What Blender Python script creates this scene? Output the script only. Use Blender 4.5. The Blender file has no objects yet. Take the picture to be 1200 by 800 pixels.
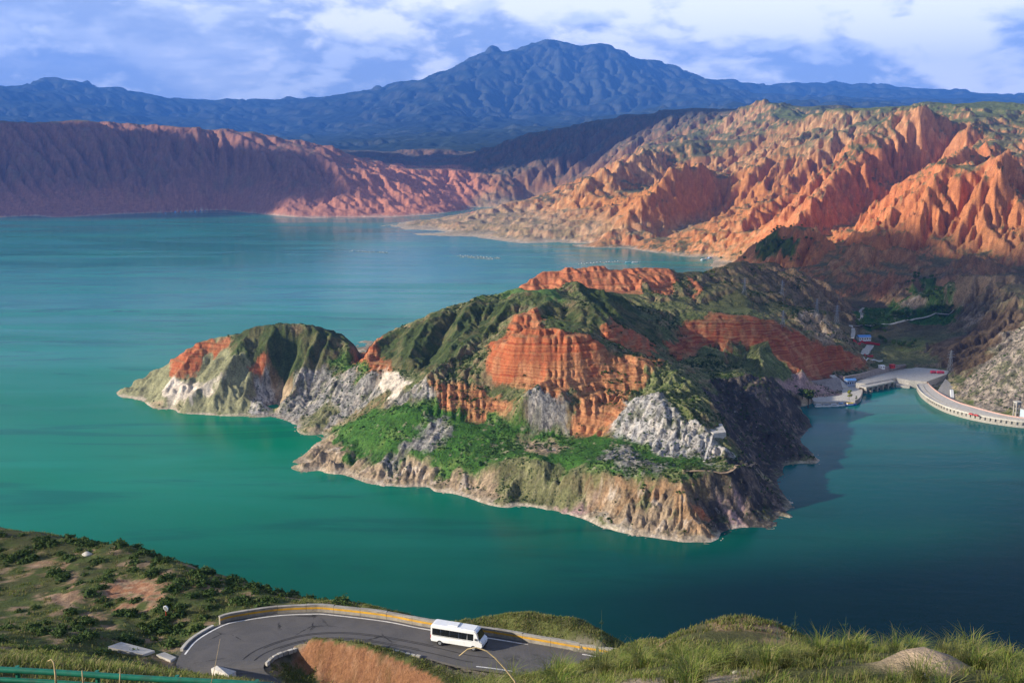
import bpy, bmesh, math, random
import numpy as np
from mathutils import Vector, Matrix

R = math.radians
rng = np.random.default_rng(7)
random.seed(7)
SC = bpy.context.scene
COL = SC.collection

# ------------------------------------------------------------------ camera
CAM_H = 250.0
FPX = 1166.7                       # focal length in pixels of a 1200 px wide frame (35 mm lens)
PITCH = math.atan2(220.0, FPX)
cam_d = bpy.data.cameras.new('camera')
cam_d.lens = 35.0
cam_d.sensor_width = 36.0
cam_d.clip_start = 0.3
cam_d.clip_end = 60000.0
cam = bpy.data.objects.new('camera', cam_d)
cam.location = (0, 0, CAM_H)
cam.rotation_euler = (R(90) - PITCH, 0, 0)
COL.objects.link(cam)
SC.camera = cam

# ------------------------------------------------------------------ light
SUN_EL = 20.0
SUN_TO = Vector((-0.94, -0.30, 0)).normalized() * math.cos(R(SUN_EL)) + Vector((0, 0, math.sin(R(SUN_EL))))   # towards the sun
SUN_AZ = math.atan2(SUN_TO.x, SUN_TO.y)     # clockwise from +Y
sun_d = bpy.data.lights.new('sun', 'SUN')
sun_d.energy = 5.0
sun_d.angle = R(0.5)
sun_d.color = (1.0, 0.92, 0.80)
sun = bpy.data.objects.new('sun', sun_d)
sun.rotation_euler = (-SUN_TO).to_track_quat('-Z', 'Y').to_euler()
sun.location = (-60, -40, 330)
COL.objects.link(sun)

SC.view_settings.view_transform = 'Standard'
SC.view_settings.look = 'None'
SC.view_settings.exposure = 1.08
SC.view_settings.gamma = 1.0
SC.view_settings.use_curve_mapping = False
SC.cycles.max_bounces = 6
SC.cycles.diffuse_bounces = 2
SC.cycles.glossy_bounces = 3
SC.cycles.volume_bounces = 0
SC.cycles.use_denoising = True


HAZE_D = 5.6e-5
HAZE_COL = (0.09, 0.31, 1.0)
CLOUD_BANKS = [
    (-2230, 4480, 1300, 640, 0.0, 180, 170, 5.0),      # far cliffs on the left
    (-100, 5850, 2300, 620, 0.10, 250, 200, 4.5),       # purple ridge
    (940, 1560, 620, 190, -0.25, 50, 80, 4.2),         # valley
    (520, 1300, 150, 110, 0.3, 40, 60, 2.6),
    (345, 1085, 125, 42, 0.35, 45, 30, 4.2),           # unseen bank added to darken the red wedge cliff
    (620, 1950, 330, 110, -0.3, 50, 60, 2.2),
    (430, 470, 460, 110, -0.05, 0, 62, 3.6),           # near water
    (620, 600, 260, 200, 0.3, 0, 70, 2.6),
]


class NT:
    """small node-tree writer"""
    def __init__(self, tree):
        self.t = tree
        self.n = tree.nodes
        self.n.clear()

    def add(self, typ, **kw):
        nd = self.n.new(typ)
        for k, v in kw.items():
            setattr(nd, k, v)
        return nd

    def link(self, a, b):
        self.t.links.new(a, b)

    def val(self, sock, v):
        if isinstance(v, bpy.types.NodeSocket):
            self.link(v, sock)
        else:
            sock.default_value = v

    def math(self, op, a, b=0.0, c=0.0, clamp=False):
        nd = self.add('ShaderNodeMath', operation=op, use_clamp=clamp)
        self.val(nd.inputs[0], a); self.val(nd.inputs[1], b)
        if op in ('MULTIPLY_ADD', 'SMOOTH_MIN', 'SMOOTH_MAX', 'COMPARE', 'WRAP'):
            self.val(nd.inputs[2], c)
        return nd.outputs[0]

    def ramp(self, f, lo, hi, a=0.0, b=1.0, smooth=True):
        nd = self.add('ShaderNodeMapRange', interpolation_type='SMOOTHSTEP' if smooth else 'LINEAR')
        self.val(nd.inputs[0], f)
        for i, v in zip((1, 2, 3, 4), (lo, hi, a, b)):
            self.val(nd.inputs[i], v)
        return nd.outputs[0]

    def mix(self, f, a, b, blend='MIX'):
        nd = self.add('ShaderNodeMix', data_type='RGBA', blend_type=blend)
        self.val(nd.inputs[0], f)
        self.val(nd.inputs[6], a if isinstance(a, bpy.types.NodeSocket) else (*a, 1))
        self.val(nd.inputs[7], b if isinstance(b, bpy.types.NodeSocket) else (*b, 1))
        return nd.outputs[2]

    def noise(self, vec, scale, detail=4.0, rough=0.55, dist=0.0, dim='3D'):
        nd = self.add('ShaderNodeTexNoise', noise_dimensions=dim)
        if vec is not None:
            self.link(vec, nd.inputs['Vector'])
        nd.inputs['Scale'].default_value = scale
        nd.inputs['Detail'].default_value = detail
        nd.inputs['Roughness'].default_value = rough
        nd.inputs['Distortion'].default_value = dist
        return nd.outputs['Fac']

    def voronoi(self, vec, scale, feature='F1', out='Distance', rnd=1.0):
        nd = self.add('ShaderNodeTexVoronoi', feature=feature)
        self.link(vec, nd.inputs['Vector'])
        nd.inputs['Scale'].default_value = scale
        nd.inputs['Randomness'].default_value = rnd
        return nd.outputs[out]

    def mapping(self, vec, scale=(1, 1, 1), rot=(0, 0, 0)):
        nd = self.add('ShaderNodeMapping')
        self.link(vec, nd.inputs[0])
        nd.inputs['Scale'].default_value = scale
        nd.inputs['Rotation'].default_value = rot
        return nd.outputs[0]

    def bump(self, h, strength=0.5, dist=1.0, normal=None):
        nd = self.add('ShaderNodeBump')
        self.link(h, nd.inputs['Height'])
        nd.inputs['Strength'].default_value = strength
        nd.inputs['Distance'].default_value = dist
        if normal is not None:
            self.link(normal, nd.inputs['Normal'])
        return nd.outputs[0]


# ------------------------------------------------------------------ world: daylight sky with broken cloud
world = bpy.data.worlds.new('World')
SC.world = world
world.use_nodes = True
w = NT(world.node_tree)
wo = w.add('ShaderNodeOutputWorld')
bg = w.add('ShaderNodeBackground')
sky = w.add('ShaderNodeTexSky', sky_type='NISHITA')
sky.sun_disc = False
sky.sun_elevation = R(SUN_EL)
sky.sun_rotation = SUN_AZ
sky.altitude = 1500.0
sky.air_density = 1.0
sky.dust_density = 0.6
sky.ozone_density = 2.0
tc = w.add('ShaderNodeTexCoord')
sep = w.add('ShaderNodeSeparateXYZ')
w.link(tc.outputs['Generated'], sep.inputs[0])
# broken cloud banks: lumps a few degrees wide, flatter than they are tall
dirv = tc.outputs['Generated']
warp = w.add('ShaderNodeTexNoise'); warp.inputs['Scale'].default_value = 5.0; warp.inputs['Detail'].default_value = 3.0
w.link(dirv, warp.inputs['Vector'])
wv = w.add('ShaderNodeVectorMath', operation='MULTIPLY_ADD')
w.link(warp.outputs['Color'], wv.inputs[0]); wv.inputs[1].default_value = (0.06, 0.06, 0.03); w.link(dirv, wv.inputs[2])
vec = w.mapping(wv.outputs[0], (8.5, 8.5, 21.0))
vec_up = w.add('ShaderNodeVectorMath', operation='ADD'); w.link(vec, vec_up.inputs[0]); vec_up.inputs[1].default_value = (-0.10, 0.0, 0.22)
n1 = w.noise(vec, 1.0, 9, 0.56)
n1u = w.noise(vec_up.outputs[0], 1.0, 9, 0.56)
n2 = w.noise(w.mapping(dirv, (3.0, 3.0, 15.0)), 1.0, 6, 0.55)
dens = w.math('ADD', w.math('MULTIPLY', n1, 0.6), w.math('MULTIPLY', n2, 0.4))
sepd = w.add('ShaderNodeSeparateXYZ'); w.link(dirv, sepd.inputs[0])
over = w.ramp(sepd.outputs[2], 0.22, 0.55, 0.0, 0.13)
cover = w.ramp(w.math('SUBTRACT', dens, over), 0.27, 0.34)
lit = w.math('ADD', w.ramp(w.math('SUBTRACT', n1, n1u), 0.0, 0.14), w.ramp(dens, 0.52, 0.39, 0.0, 0.75), clamp=True)
thick = w.math('SUBTRACT', 1.0, lit)
# the sunlit gap in the cloud, ahead and a little to the right
dv = w.add('ShaderNodeVectorMath', operation='DISTANCE')
w.link(w.mapping(tc.outputs['Generated'], (0.75, 0.0, 2.6)), dv.inputs[0])
dv.inputs[1].default_value = (0.22 * 0.75, 0.0, 0.158 * 2.6)
gap = w.ramp(w.math('ADD', dv.outputs['Value'], w.math('MULTIPLY', w.math('SUBTRACT', n1, 0.5), 1.3)), 0.12, 0.30, 1.0, 0.0)
cloud_c = w.mix(thick, (7.4, 7.9, 9.0), (3.7, 4.5, 6.4))
cloud_c = w.mix(gap, cloud_c, (10.5, 10.4, 10.3))
SKY_STR = 0.05
# low down one looks at the sunlit sides of the clouds, overhead at their grey bases
side = w.ramp(sepd.outputs[2], 0.04, 0.40, 2.1, 0.65)
sv = w.add('ShaderNodeVectorMath', operation='SCALE'); w.link(cloud_c, sv.inputs[0]); w.link(side, sv.inputs['Scale'])
cloud_c = sv.outputs[0]
skyc = w.mix(w.math('MAXIMUM', cover, gap), sky.outputs[0], cloud_c)
w.link(skyc, bg.inputs[0])
bg.inputs[1].default_value = SKY_STR
w.link(bg.outputs[0], wo.inputs[0])

# ------------------------------------------------------------------ survey helpers
# a point of the place is known from its bearing in the photograph (px, py of 1200 x 800)
# together with its height above the lake (z) or its distance ahead of the viewpoint (Y)
CT, ST = math.cos(PITCH), math.sin(PITCH)


def P(px, py, z=None, Y=None):
    u = (px - 600.0) / FPX
    v = (400.0 - py) / FPX
    dy, dz = CT + v * ST, -ST + v * CT
    t = (z - CAM_H) / dz if z is not None else Y / dy
    return (u * t, dy * t, CAM_H + dz * t)


def vnoise(x, y, seed=0):
    """value noise, numpy, about -1..1"""
    xi = np.floor(x); yi = np.floor(y)
    fx = x - xi; fy = y - yi
    fx = fx * fx * fx * (fx * (fx * 6 - 15) + 10)
    fy = fy * fy * fy * (fy * (fy * 6 - 15) + 10)

    def h(a, b):
        n = (a.astype(np.int64) * 374761393 + b.astype(np.int64) * 668265263 + seed * 982451653) & 0x7fffffff
        n = ((n ^ (n >> 13)) * 1274126177) & 0x7fffffff
        n = n ^ (n >> 16)
        return (n & 0xffff) / 32767.5 - 1.0
    a = h(xi, yi); b = h(xi + 1, yi); c = h(xi, yi + 1); d = h(xi + 1, yi + 1)
    return (a * (1 - fx) + b * fx) * (1 - fy) + (c * (1 - fx) + d * fx) * fy


def fbm(x, y, octv=4, seed=0, gain=0.5):
    s = np.zeros_like(x); a = 1.0; tot = 0
    for i in range(octv):
        s += a * vnoise(x * 2 ** i + 17.3 * i, y * 2 ** i - 9.1 * i, seed + i)
        tot += a
        a *= gain
    return s / tot


def gully(x, y, dx, dy, seed=0):
    """stripes that run along the slope, with random phase per cell: value and its derivatives"""
    xi = np.floor(x); yi = np.floor(y)
    fx = x - xi; fy = y - yi
    va = np.zeros_like(x); da = np.zeros_like(x); db = np.zeros_like(x); wt = np.zeros_like(x)
    ix = xi.astype(np.int64); iy = yi.astype(np.int64)
    for i in (-1, 0, 1):
        for j in (-1, 0, 1):
            n = ((ix + i) * 374761393 + (iy + j) * 668265263 + seed * 69069) & 0x7fffffff
            n = ((n ^ (n >> 13)) * 1274126177) & 0x7fffffff
            hx = ((n >> 3) & 0x3ff) / 1023.0 * 0.8 + 0.1
            hy = ((n >> 14) & 0x3ff) / 1023.0 * 0.8 + 0.1
            px = fx - i - hx; py = fy - j - hy
            wgt = np.exp(-(px * px + py * py) * 3.2)
            mag = (px * dx + py * dy) * (2 * math.pi)
            va += np.cos(mag) * wgt
            s = -np.sin(mag) * wgt
            da += s * dx; db += s * dy
            wt += wgt
    v = np.arcsin(np.clip(va / wt * 1.15, -1, 1)) * (2 / math.pi)
    return v, da / wt, db / wt


class RBF:
    def __init__(self, pts, smooth=0.0, shift=0.0):
        pts = np.array(pts, float)
        self.shift = shift
        self.c = self.coord(pts[:, 0], pts[:, 1])
        self.mean = pts[:, 2].mean()
        n = len(pts)
        D = np.sqrt(((self.c[:, None, :] - self.c[None, :, :]) ** 2).sum(-1))
        A = -D + np.eye(n) * smooth
        # constant term
        M = np.zeros((n + 1, n + 1)); M[:n, :n] = A; M[:n, n] = 1; M[n, :n] = 1
        b = np.zeros(n + 1); b[:n] = pts[:, 2]
        self.w = np.linalg.solve(M, b)

    def coord(self, x, y):
        y = y + self.shift
        return np.stack([np.arctan2(x, y), np.log(np.hypot(x, y))], -1)

    def __call__(self, x, y):
        q = self.coord(x.ravel(), y.ravel())
        out = np.empty(len(q))
        c = self.c; W = self.w
        cc = (c ** 2).sum(1)
        for s in range(0, len(q), 20000):
            k = q[s:s + 20000]
            d2 = (k ** 2).sum(1)[:, None] + cc[None, :] - 2 * k @ c.T
            out[s:s + 20000] = -np.sqrt(np.maximum(d2, 0)) @ W[:-1] + W[-1]
        return out.reshape(x.shape)


def line_px(pts, Y=None, z=None, step=9.0):
    """sample a polyline of survey bearings; Y or z: a number, a pair (start, end) or one value per point"""
    n = len(pts)

    def spread(v):
        if v is None:
            return None
        if np.isscalar(v):
            return [v] * n
        if len(v) == n:
            return list(v)
        L = np.concatenate([[0], np.cumsum(np.hypot(*np.diff(np.array(pts, float), axis=0).T))])
        return list(v[0] + (v[1] - v[0]) * L / L[-1])
    Ys, zs = spread(Y), spread(z)
    out = []
    W = [P(p[0], p[1], z=None if zs is None else zs[i], Y=None if Ys is None else Ys[i]) for i, p in enumerate(pts)]
    for i in range(n - 1):
        m = max(1, int(math.hypot(pts[i + 1][0] - pts[i][0], pts[i + 1][1] - pts[i][1]) / step))
        for k in range(m):
            f = k / m
            out.append(tuple(W[i][j] * (1 - f) + W[i + 1][j] * f for j in range(3)))
    out.append(W[-1])
    return out


def line_w(pts, step=40.0):
    out = []
    for a, b in zip(pts[:-1], pts[1:]):
        m = max(1, int(math.dist(a[:2], b[:2]) / step))
        for k in range(m):
            f = k / m
            out.append(tuple(a[j] * (1 - f) + b[j] * f for j in range(3)))
    out.append(tuple(pts[-1]))
    return out


# ------------------------------------------------------------------ the land around the lake
C = []          # control points


CREST = []      # crest and gully lines that get a sharp profile: (points, height, half width)


def ridge(pts, Y=None, z=None, step=9.0, h=0.0, wd=14.0):
    L = line_px(pts, Y, z, step)
    C.extend(L)
    if h:
        CREST.append(([p[:2] for p in L[::2]] + [L[-1][:2]], h, wd))


def crest(pts, Y=None, h=6.0, wd=14.0, step=16.0):
    L = line_px(pts, Y, None, step)
    CREST.append(([p[:2] for p in L], h, wd))


def water(pts, z=-18.0):
    for p in pts:
        X, Yy, _ = P(p[0], p[1], z=0.0)
        C.append((X, Yy, z))


SHORE_NEAR = [(134, 462), (141, 467), (150, 467), (165, 470), (175, 476), (188, 480), (202, 480), (205, 484), (230, 486),
    (260, 488), (290, 489), (318, 489), (330, 493), (347, 498), (345, 505), (352, 510), (372, 511), (378, 515), (365, 521),
    (352, 533), (340, 541), (348, 544), (362, 545), (372, 552), (400, 557), (427, 567), (450, 570), (475, 572), (500, 571),
    (507, 577), (530, 579), (550, 586), (570, 593), (594, 597), (605, 594), (622, 594), (640, 598), (655, 600), (680, 609),
    (687, 612), (700, 618), (730, 626), (760, 631), (800, 637), (836, 637), (847, 632), (850, 624), (865, 620), (885, 619),
    (908, 620), (910, 611), (925, 600), (931, 595), (928, 585), (918, 574), (917, 563), (925, 556), (923, 546), (940, 544),
    (963, 545), (965, 540), (958, 530), (945, 520), (940, 512), (947, 503), (951, 495), (945, 485), (941, 478)]
ridge(SHORE_NEAR, z=0.0, step=7)
_S = np.array(C)[:, :2]
_T = np.gradient(_S, axis=0); _T /= np.linalg.norm(_T, axis=1)[:, None] + 1e-9
for _d, _z in ((8.0, 6.0), (17.0, 11.5)):
    for (_x, _y), (_tx, _ty) in zip(_S[2:-8:2], _T[2:-8:2]):
        _q = np.array([_x - _ty * _d, _y + _tx * _d])
        if np.hypot(*(_S - _q).T).min() > 0.8 * _d:
            C.append((_q[0], _q[1], _z))
ridge([(941, 478), (955, 473), (1003, 472), (1010, 464), (1010, 459), (1025, 454), (1050, 446), (1078, 446)], z=-1.0)
# water off the near shore
water([(100, 470), (120, 485), (150, 490), (200, 505), (250, 510), (300, 512), (335, 516), (318, 545), (340, 562), (380, 580),
       (430, 595), (480, 600), (540, 615), (600, 625), (660, 635), (720, 655), (780, 668), (850, 668), (885, 648), (930, 640),
       (955, 610), (950, 580), (960, 565), (985, 550), (990, 525), (975, 505), (985, 490), (1020, 480), (1045, 465), (1065, 462)], -14)
water([(80, 520), (200, 560), (400, 640), (600, 690), (800, 720), (1000, 690), (1050, 600), (1040, 530), (1000, 520), (1060, 500),
       (1120, 530), (1200, 560), (1300, 600)], -40)
# left lobe
ridge([(134, 459), (150, 447), (165, 438), (185, 427), (205, 413), (225, 399), (232, 396), (260, 391), (290, 385), (305, 382),
       (320, 381), (337, 379), (345, 383), (355, 381), (375, 388), (395, 395), (405, 394), (413, 392)],
      Y=[1035, 1040, 1045, 1045, 1042, 1038, 1036, 1034, 1032, 1031, 1030, 1030, 1028, 1027, 1022, 1016, 1012, 1010])
ridge([(337, 381), (318, 405), (300, 419), (280, 431), (255, 446), (225, 467), (207, 482)], Y=(1026, 952), h=13, wd=10)
ridge([(236, 398), (215, 425), (196, 455), (178, 474)], Y=(1032, 972), h=8, wd=8)
ridge([(265, 393), (262, 412), (240, 432), (215, 458), (196, 478)], Y=(1030, 966), h=7, wd=10)
ridge([(372, 392), (362, 425), (345, 455), (330, 475), (322, 488)], Y=(1016, 940), h=11, wd=9)
ridge([(350, 395), (336, 425), (322, 455), (317, 480)], Y=(1022, 972), h=-12, wd=8)        # dark gully
ridge([(400, 402), (385, 430), (372, 450), (366, 470)], Y=(1012, 960), h=6, wd=9)
# rocky grey spurs below the saddle
ridge([(412, 428), (395, 445), (370, 468), (345, 492)], Y=(945, 908), h=5, wd=9)
ridge([(440, 448), (420, 468), (395, 490), (376, 508)], Y=(905, 872), h=5, wd=9)
ridge([(346, 538), (358, 532), (372, 522), (388, 516)], z=[6, 12, 17, 26])
# saddle
ridge([(417, 402), (421, 410), (427, 411), (431, 405)], Y=1008)
ridge([(400, 424), (425, 424), (445, 437), (462, 455)], Y=(965, 850))
# beach behind the saddle
ridge([(420, 398), (426, 400), (434, 399)], z=1.5)
# main ridge
ridge([(433, 402), (437, 391), (455, 386), (470, 384), (480, 378), (495, 370), (510, 365), (530, 357), (545, 351), (560, 347),
       (580, 340), (600, 336), (613, 336)],
      Y=[1003, 1000, 1000, 1000, 1000, 1003, 1008, 1015, 1020, 1025, 1032, 1040, 1045])
ridge([(613, 336), (640, 337), (655, 334), (673, 324.5)], Y=(1048, 1090))
ridge([(673, 325), (690, 334), (703, 341), (716, 339), (737, 350), (757, 372), (772, 398)], Y=[1090, 1092, 1094, 1094, 1090, 1060, 985])
ridge([(673, 330), (685, 350), (693, 358)], Y=(1085, 1030), h=9, wd=9)
# spur that ends above the red wall
ridge([(605, 338), (613, 344), (640, 353), (680, 358), (705, 363), (715, 375), (708, 391)], Y=[1030, 1000, 985, 970, 950, 930, 900], h=9, wd=12)
ridge([(613, 344), (605, 350), (592, 367), (578, 386), (560, 402), (541, 416), (520, 428), (500, 438)], Y=(1000, 832), h=11, wd=9)
ridge([(560, 352), (545, 372), (530, 395), (515, 415)], Y=(1012, 905), h=10, wd=9)
ridge([(580, 345), (562, 372), (545, 392), (525, 412)], Y=(1020, 890), h=8, wd=8)
ridge([(500, 372), (492, 395), (485, 415), (478, 430)], Y=(995, 890), h=11, wd=10)
ridge([(470, 386), (450, 402), (432, 420), (424, 428)], Y=(992, 925), h=9, wd=9)
# red wall: top and foot
ridge([(575, 404), (585, 396), (600, 389), (625, 392), (655, 394), (685, 396), (700, 398), (707, 405), (713, 415), (728, 419), (759, 423), (775, 425)],
      Y=[862, 850, 840, 836, 836, 838, 840, 840, 838, 836, 836, 850])
ridge([(575, 445), (605, 442), (635, 438), (660, 438), (690, 445), (705, 450), (735, 448), (755, 452)], Y=[826, 818, 812, 810, 812, 814, 815, 812])
ridge([(612, 460), (640, 462), (662, 462)], Y=784)
ridge([(606, 366), (620, 380), (640, 388), (660, 388)], Y=(925, 872))        # shaded hollow above the wall
# shelf: top and outer edge
ridge([(385, 512), (400, 497), (425, 485), (450, 471), (480, 478), (500, 482), (560, 487), (612, 494), (640, 497), (670, 500), (700, 508),
       (735, 518), (765, 528), (795, 537), (835, 545)],
      Y=[828, 838, 835, 830, 800, 792, 790, 778, 774, 770, 755, 735, 718, 705, 690])
ridge([(375, 527), (400, 535), (430, 545), (470, 550), (520, 553), (550, 550), (575, 548)], Y=[800, 770, 750, 740, 728, 722, 715])
ridge([(585, 545), (600, 540), (650, 548), (690, 556), (720, 560), (760, 563), (800, 566)], Y=[712, 712, 690, 676, 668, 660, 652])
ridge([(800, 566), (830, 560), (860, 555), (886, 545)], Y=[652, 660, 668, 684])
# low cut at the middle of the front shore
ridge([(600, 560), (596, 580)], Y=[702, 688])
# front headland, lit and shaded sides meet
ridge([(800, 566), (808, 590), (826, 612), (846, 631)], Y=[652, 640, 630, 622])
# white-grey cliff top, then the ridge that parts light and shade
ridge([(740, 470), (760, 467), (775, 466), (790, 476), (800, 488), (815, 497)], Y=[770, 766, 764, 758, 748, 740])
ridge([(775, 425), (806, 436), (820, 454), (832, 466), (838, 482), (850, 498), (862, 518), (876, 532), (886, 544)],
      Y=[850, 832, 808, 792, 770, 750, 724, 702, 686])
# shaded bluffs on the cove side
ridge([(838, 440), (865, 441), (882, 438), (905, 442), (920, 452), (935, 470), (948, 492)], Y=[912, 908, 904, 902, 904, 908, 911])
ridge([(882, 440), (878, 462), (880, 490), (890, 510)], Y=[900, 872, 840, 815], h=7, wd=10)
ridge([(890, 505), (915, 512), (940, 528), (960, 543)], Y=[822, 812, 802, 788], h=8, wd=8)
ridge([(862, 500), (880, 522), (900, 548), (915, 565)], Y=[790, 775, 752, 738])
ridge([(872, 540), (890, 565), (908, 590), (926, 598)], Y=[700, 688, 672, 663])
# valley behind, towards the quay
ridge([(772, 402), (800, 425), (840, 433), (875, 434)], Y=[966, 940, 945, 960])
ridge([(930, 450), (960, 446), (1000, 440), (1040, 432), (1075, 432)], z=[9, 9, 9, 8, 8])
ridge([(955, 466), (1000, 464)], z=[3.0, 3.0])
# red ridge behind
ridge([(596, 337), (605, 334), (625, 322), (635, 312), (650, 311), (680, 310), (700, 309), (720, 311), (735, 315), (745, 313), (770, 314),
       (785, 317), (805, 317), (815, 317), (830, 313), (850, 312)],
      Y=[1215, 1225, 1240, 1250, 1250, 1255, 1258, 1262, 1268, 1280, 1295, 1300, 1320, 1340, 1380, 1430])
ridge([(640, 331), (660, 326), (690, 338), (707, 340)], Y=[1222, 1215, 1208, 1205])
ridge([(735, 316), (748, 330), (765, 345), (785, 352)], Y=[1268, 1240, 1215, 1190], h=7, wd=14)
ridge([(787, 318), (796, 335), (800, 352)], Y=[1298, 1250, 1210], h=7, wd=14)
ridge([(720, 342), (745, 356), (765, 366), (775, 385)], Y=[1170, 1130, 1090, 1030])
ridge([(815, 318), (822, 335), (826, 352)], Y=[1338, 1270, 1200], h=7, wd=14)
# red wedge cliff
ridge([(785, 375), (800, 360), (818, 362), (836, 372), (868, 376), (893, 377), (907, 378), (918, 383), (932, 391), (960, 402), (988, 409),
       (1012, 419), (1022, 426)],
      Y=[1060, 1130, 1110, 1085, 1080, 1080, 1080, 1080, 1082, 1088, 1098, 1106, 1110])
ridge([(785, 412), (820, 430), (860, 438), (900, 441), (930, 443), (960, 437), (1000, 431), (1020, 428)], Y=[1000, 985, 980, 985, 1005, 1058, 1092, 1106])
ridge([(818, 398), (800, 425)], Y=[1062, 990], h=16, wd=12)
ridge([(862, 390), (850, 412), (838, 432)], Y=[1066, 1035, 990], h=17, wd=13)
ridge([(905, 395), (898, 415), (890, 438)], Y=[1066, 1035, 992], h=18, wd=14)
ridge([(915, 390), (925, 415), (935, 440)], Y=[1070, 1045, 1010], h=12, wd=12)
# brown hills behind the wedge
ridge([(826, 352), (850, 346), (890, 352), (915, 360), (955, 365), (975, 370), (985, 380), (998, 396)], Y=[1210, 1240, 1250, 1250, 1242, 1236, 1225, 1200], h=12, wd=20)
ridge([(850, 366), (890, 370), (930, 380), (965, 392)], Y=[1165, 1160, 1160, 1150], h=6, wd=20)
ridge([(850, 312), (880, 315), (920, 322), (950, 334), (980, 346), (1000, 364)], Y=[1440, 1490, 1480, 1455, 1420, 1350], h=16, wd=26)
ridge([(1000, 405), (1030, 400), (1050, 412), (1075, 420)], z=[16, 14, 10, 8])
# valley floor
ridge([(1010, 385), (1050, 380), (1100, 385)], z=[18, 18, 22])
ridge([(1005, 366), (1050, 366), (1110, 368)], z=[25, 25, 28])
ridge([(1100, 402), (1060, 405)], z=[18, 12])
# dark hills of the valley
ridge([(850, 305), (878, 300), (905, 287), (935, 281), (958, 284), (975, 300)], Y=[2050, 1980, 1960, 1960, 1950, 1880], h=28, wd=34)
ridge([(975, 315), (990, 305), (1012, 296), (1040, 298), (1062, 304), (1080, 330)], Y=[1780, 1760, 1750, 1745, 1735, 1650], h=26, wd=32)
ridge([(1008, 348), (1022, 338), (1038, 330), (1060, 334), (1082, 352)], Y=[1560, 1555, 1550, 1545, 1490], h=24, wd=28)
ridge([(1085, 335), (1110, 322), (1135, 313), (1165, 318), (1200, 325), (1260, 330)], Y=[1620, 1610, 1600, 1590, 1580, 1580], h=26, wd=32)
ridge([(1050, 362), (1075, 346), (1085, 352), (1092, 362)], Y=[1440, 1440, 1430, 1400], h=10, wd=22)
ridge([(1095, 356), (1125, 338), (1160, 331), (1200, 340), (1260, 345)], Y=[1400, 1400, 1395, 1390, 1390], h=24, wd=28)
ridge([(1130, 390), (1150, 372), (1180, 362), (1210, 355), (1280, 350)], Y=[1250, 1260, 1270, 1280, 1290], h=18, wd=26)
ridge([(960, 318), (985, 335), (1000, 350)], Y=[1660, 1600, 1520])
for pts, Yr, hh, wd in (
        ([(1030, 300), (1022, 315), (1010, 330)], (1745, 1640), 9, 22), ([(1000, 300), (992, 316), (982, 328)], (1755, 1650), 9, 20), ([(1120, 318), (1112, 334), (1098, 346)], (1600, 1500), 9, 20),
        ([(1150, 318), (1140, 330), (1130, 337)], (1590, 1500), 8, 20), ([(1130, 338), (1120, 352), (1108, 362)], (1400, 1340), 7, 16), ([(1165, 332), (1155, 350), (1150, 362)], (1395, 1300), 8, 18),
        ([(1190, 338), (1180, 352), (1176, 362)], (1392, 1300), 8, 18), ([(1160, 368), (1150, 385), (1142, 400)], (1265, 1180), 7, 14), ([(1190, 358), (1180, 375), (1170, 392)], (1275, 1180), 8, 15),
        ([(1050, 334), (1045, 346), (1036, 356)], (1548, 1470), 7, 16), ([(905, 288), (898, 300), (890, 308)], (1960, 1850), 9, 25), ([(945, 282), (940, 298), (930, 310)], (1960, 1850), 9, 25),
        ([(900, 318), (905, 332), (915, 345)], (1485, 1330), 7, 18), ([(940, 330), (948, 345), (955, 356)], (1460, 1330), 7, 18), ([(870, 316), (872, 332), (880, 346)], (1495, 1330), 7, 18),
        ([(880, 352), (878, 364), (884, 372)], (1250, 1130), 6, 14), ([(940, 364), (938, 375), (946, 386)], (1245, 1150), 6, 14), ([(965, 368), (972, 382), (984, 395)], (1240, 1160), 6, 12),
        ([(1060, 392), (1075, 402), (1090, 414)], (1290, 1170), 6, 14), ([(1030, 402), (1045, 410), (1056, 420)], (1230, 1160), 5, 12), ([(1130, 392), (1120, 405), (1112, 418)], (1240, 1150), 6, 12)):
    crest(pts, Yr, hh, wd)
# rock wall beside the dam
ridge([(1118, 432), (1135, 440), (1150, 426), (1165, 417), (1178, 410), (1200, 398), (1260, 385), (1340, 380)], Y=[1085, 1050, 1030, 1018, 1010, 1010, 1010, 1010])
ridge([(1116, 462), (1124, 467), (1150, 474), (1180, 482), (1230, 488), (1300, 490)], z=5.0)
ridge([(1090, 452), (1100, 459), (1120, 470), (1150, 480), (1180, 486), (1230, 491)], z=3.0)
ridge([(1125, 410), (1145, 400), (1175, 385)], Y=[1150, 1150, 1150])
# the land's hidden back shore
C.extend(line_w([(-415, 1042, 0), (-380, 1078, 0), (-300, 1105, 0), (-235, 1125, 0), (-215, 1200, 0), (-205, 1318, 0), (-180, 1322, 0), (-160, 1200, 0),
                 (-100, 1170, 0), (-15, 1185, 0), (-5, 1262, 0), (30, 1335, 0), (150, 1400, 0), (262, 1480, 0), (330, 1600, 0), (385, 1800, 0),
                 (410, 2000, 0), (445, 2250, 0), (478, 2395, 0)], 25))
C.extend([(-440, 1100, -14), (-300, 1150, -14), (-260, 1200, -14), (-240, 1340, -14), (-190, 1380, -14), (-120, 1240, -14), (-60, 1240, -14), (-40, 1320, -14),
          (0, 1400, -14), (120, 1470, -14), (230, 1560, -14), (290, 1680, -14), (330, 1850, -14), (360, 2050, -14), (400, 2250, -14), (440, 2370, -10),
          (-600, 1300, -40), (-300, 1700, -40), (0, 1700, -40), (-700, 2400, -40), (0, 2300, -40), (250, 2200, -30), (-1500, 2400, -40), (-900, 3200, -40)])
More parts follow.
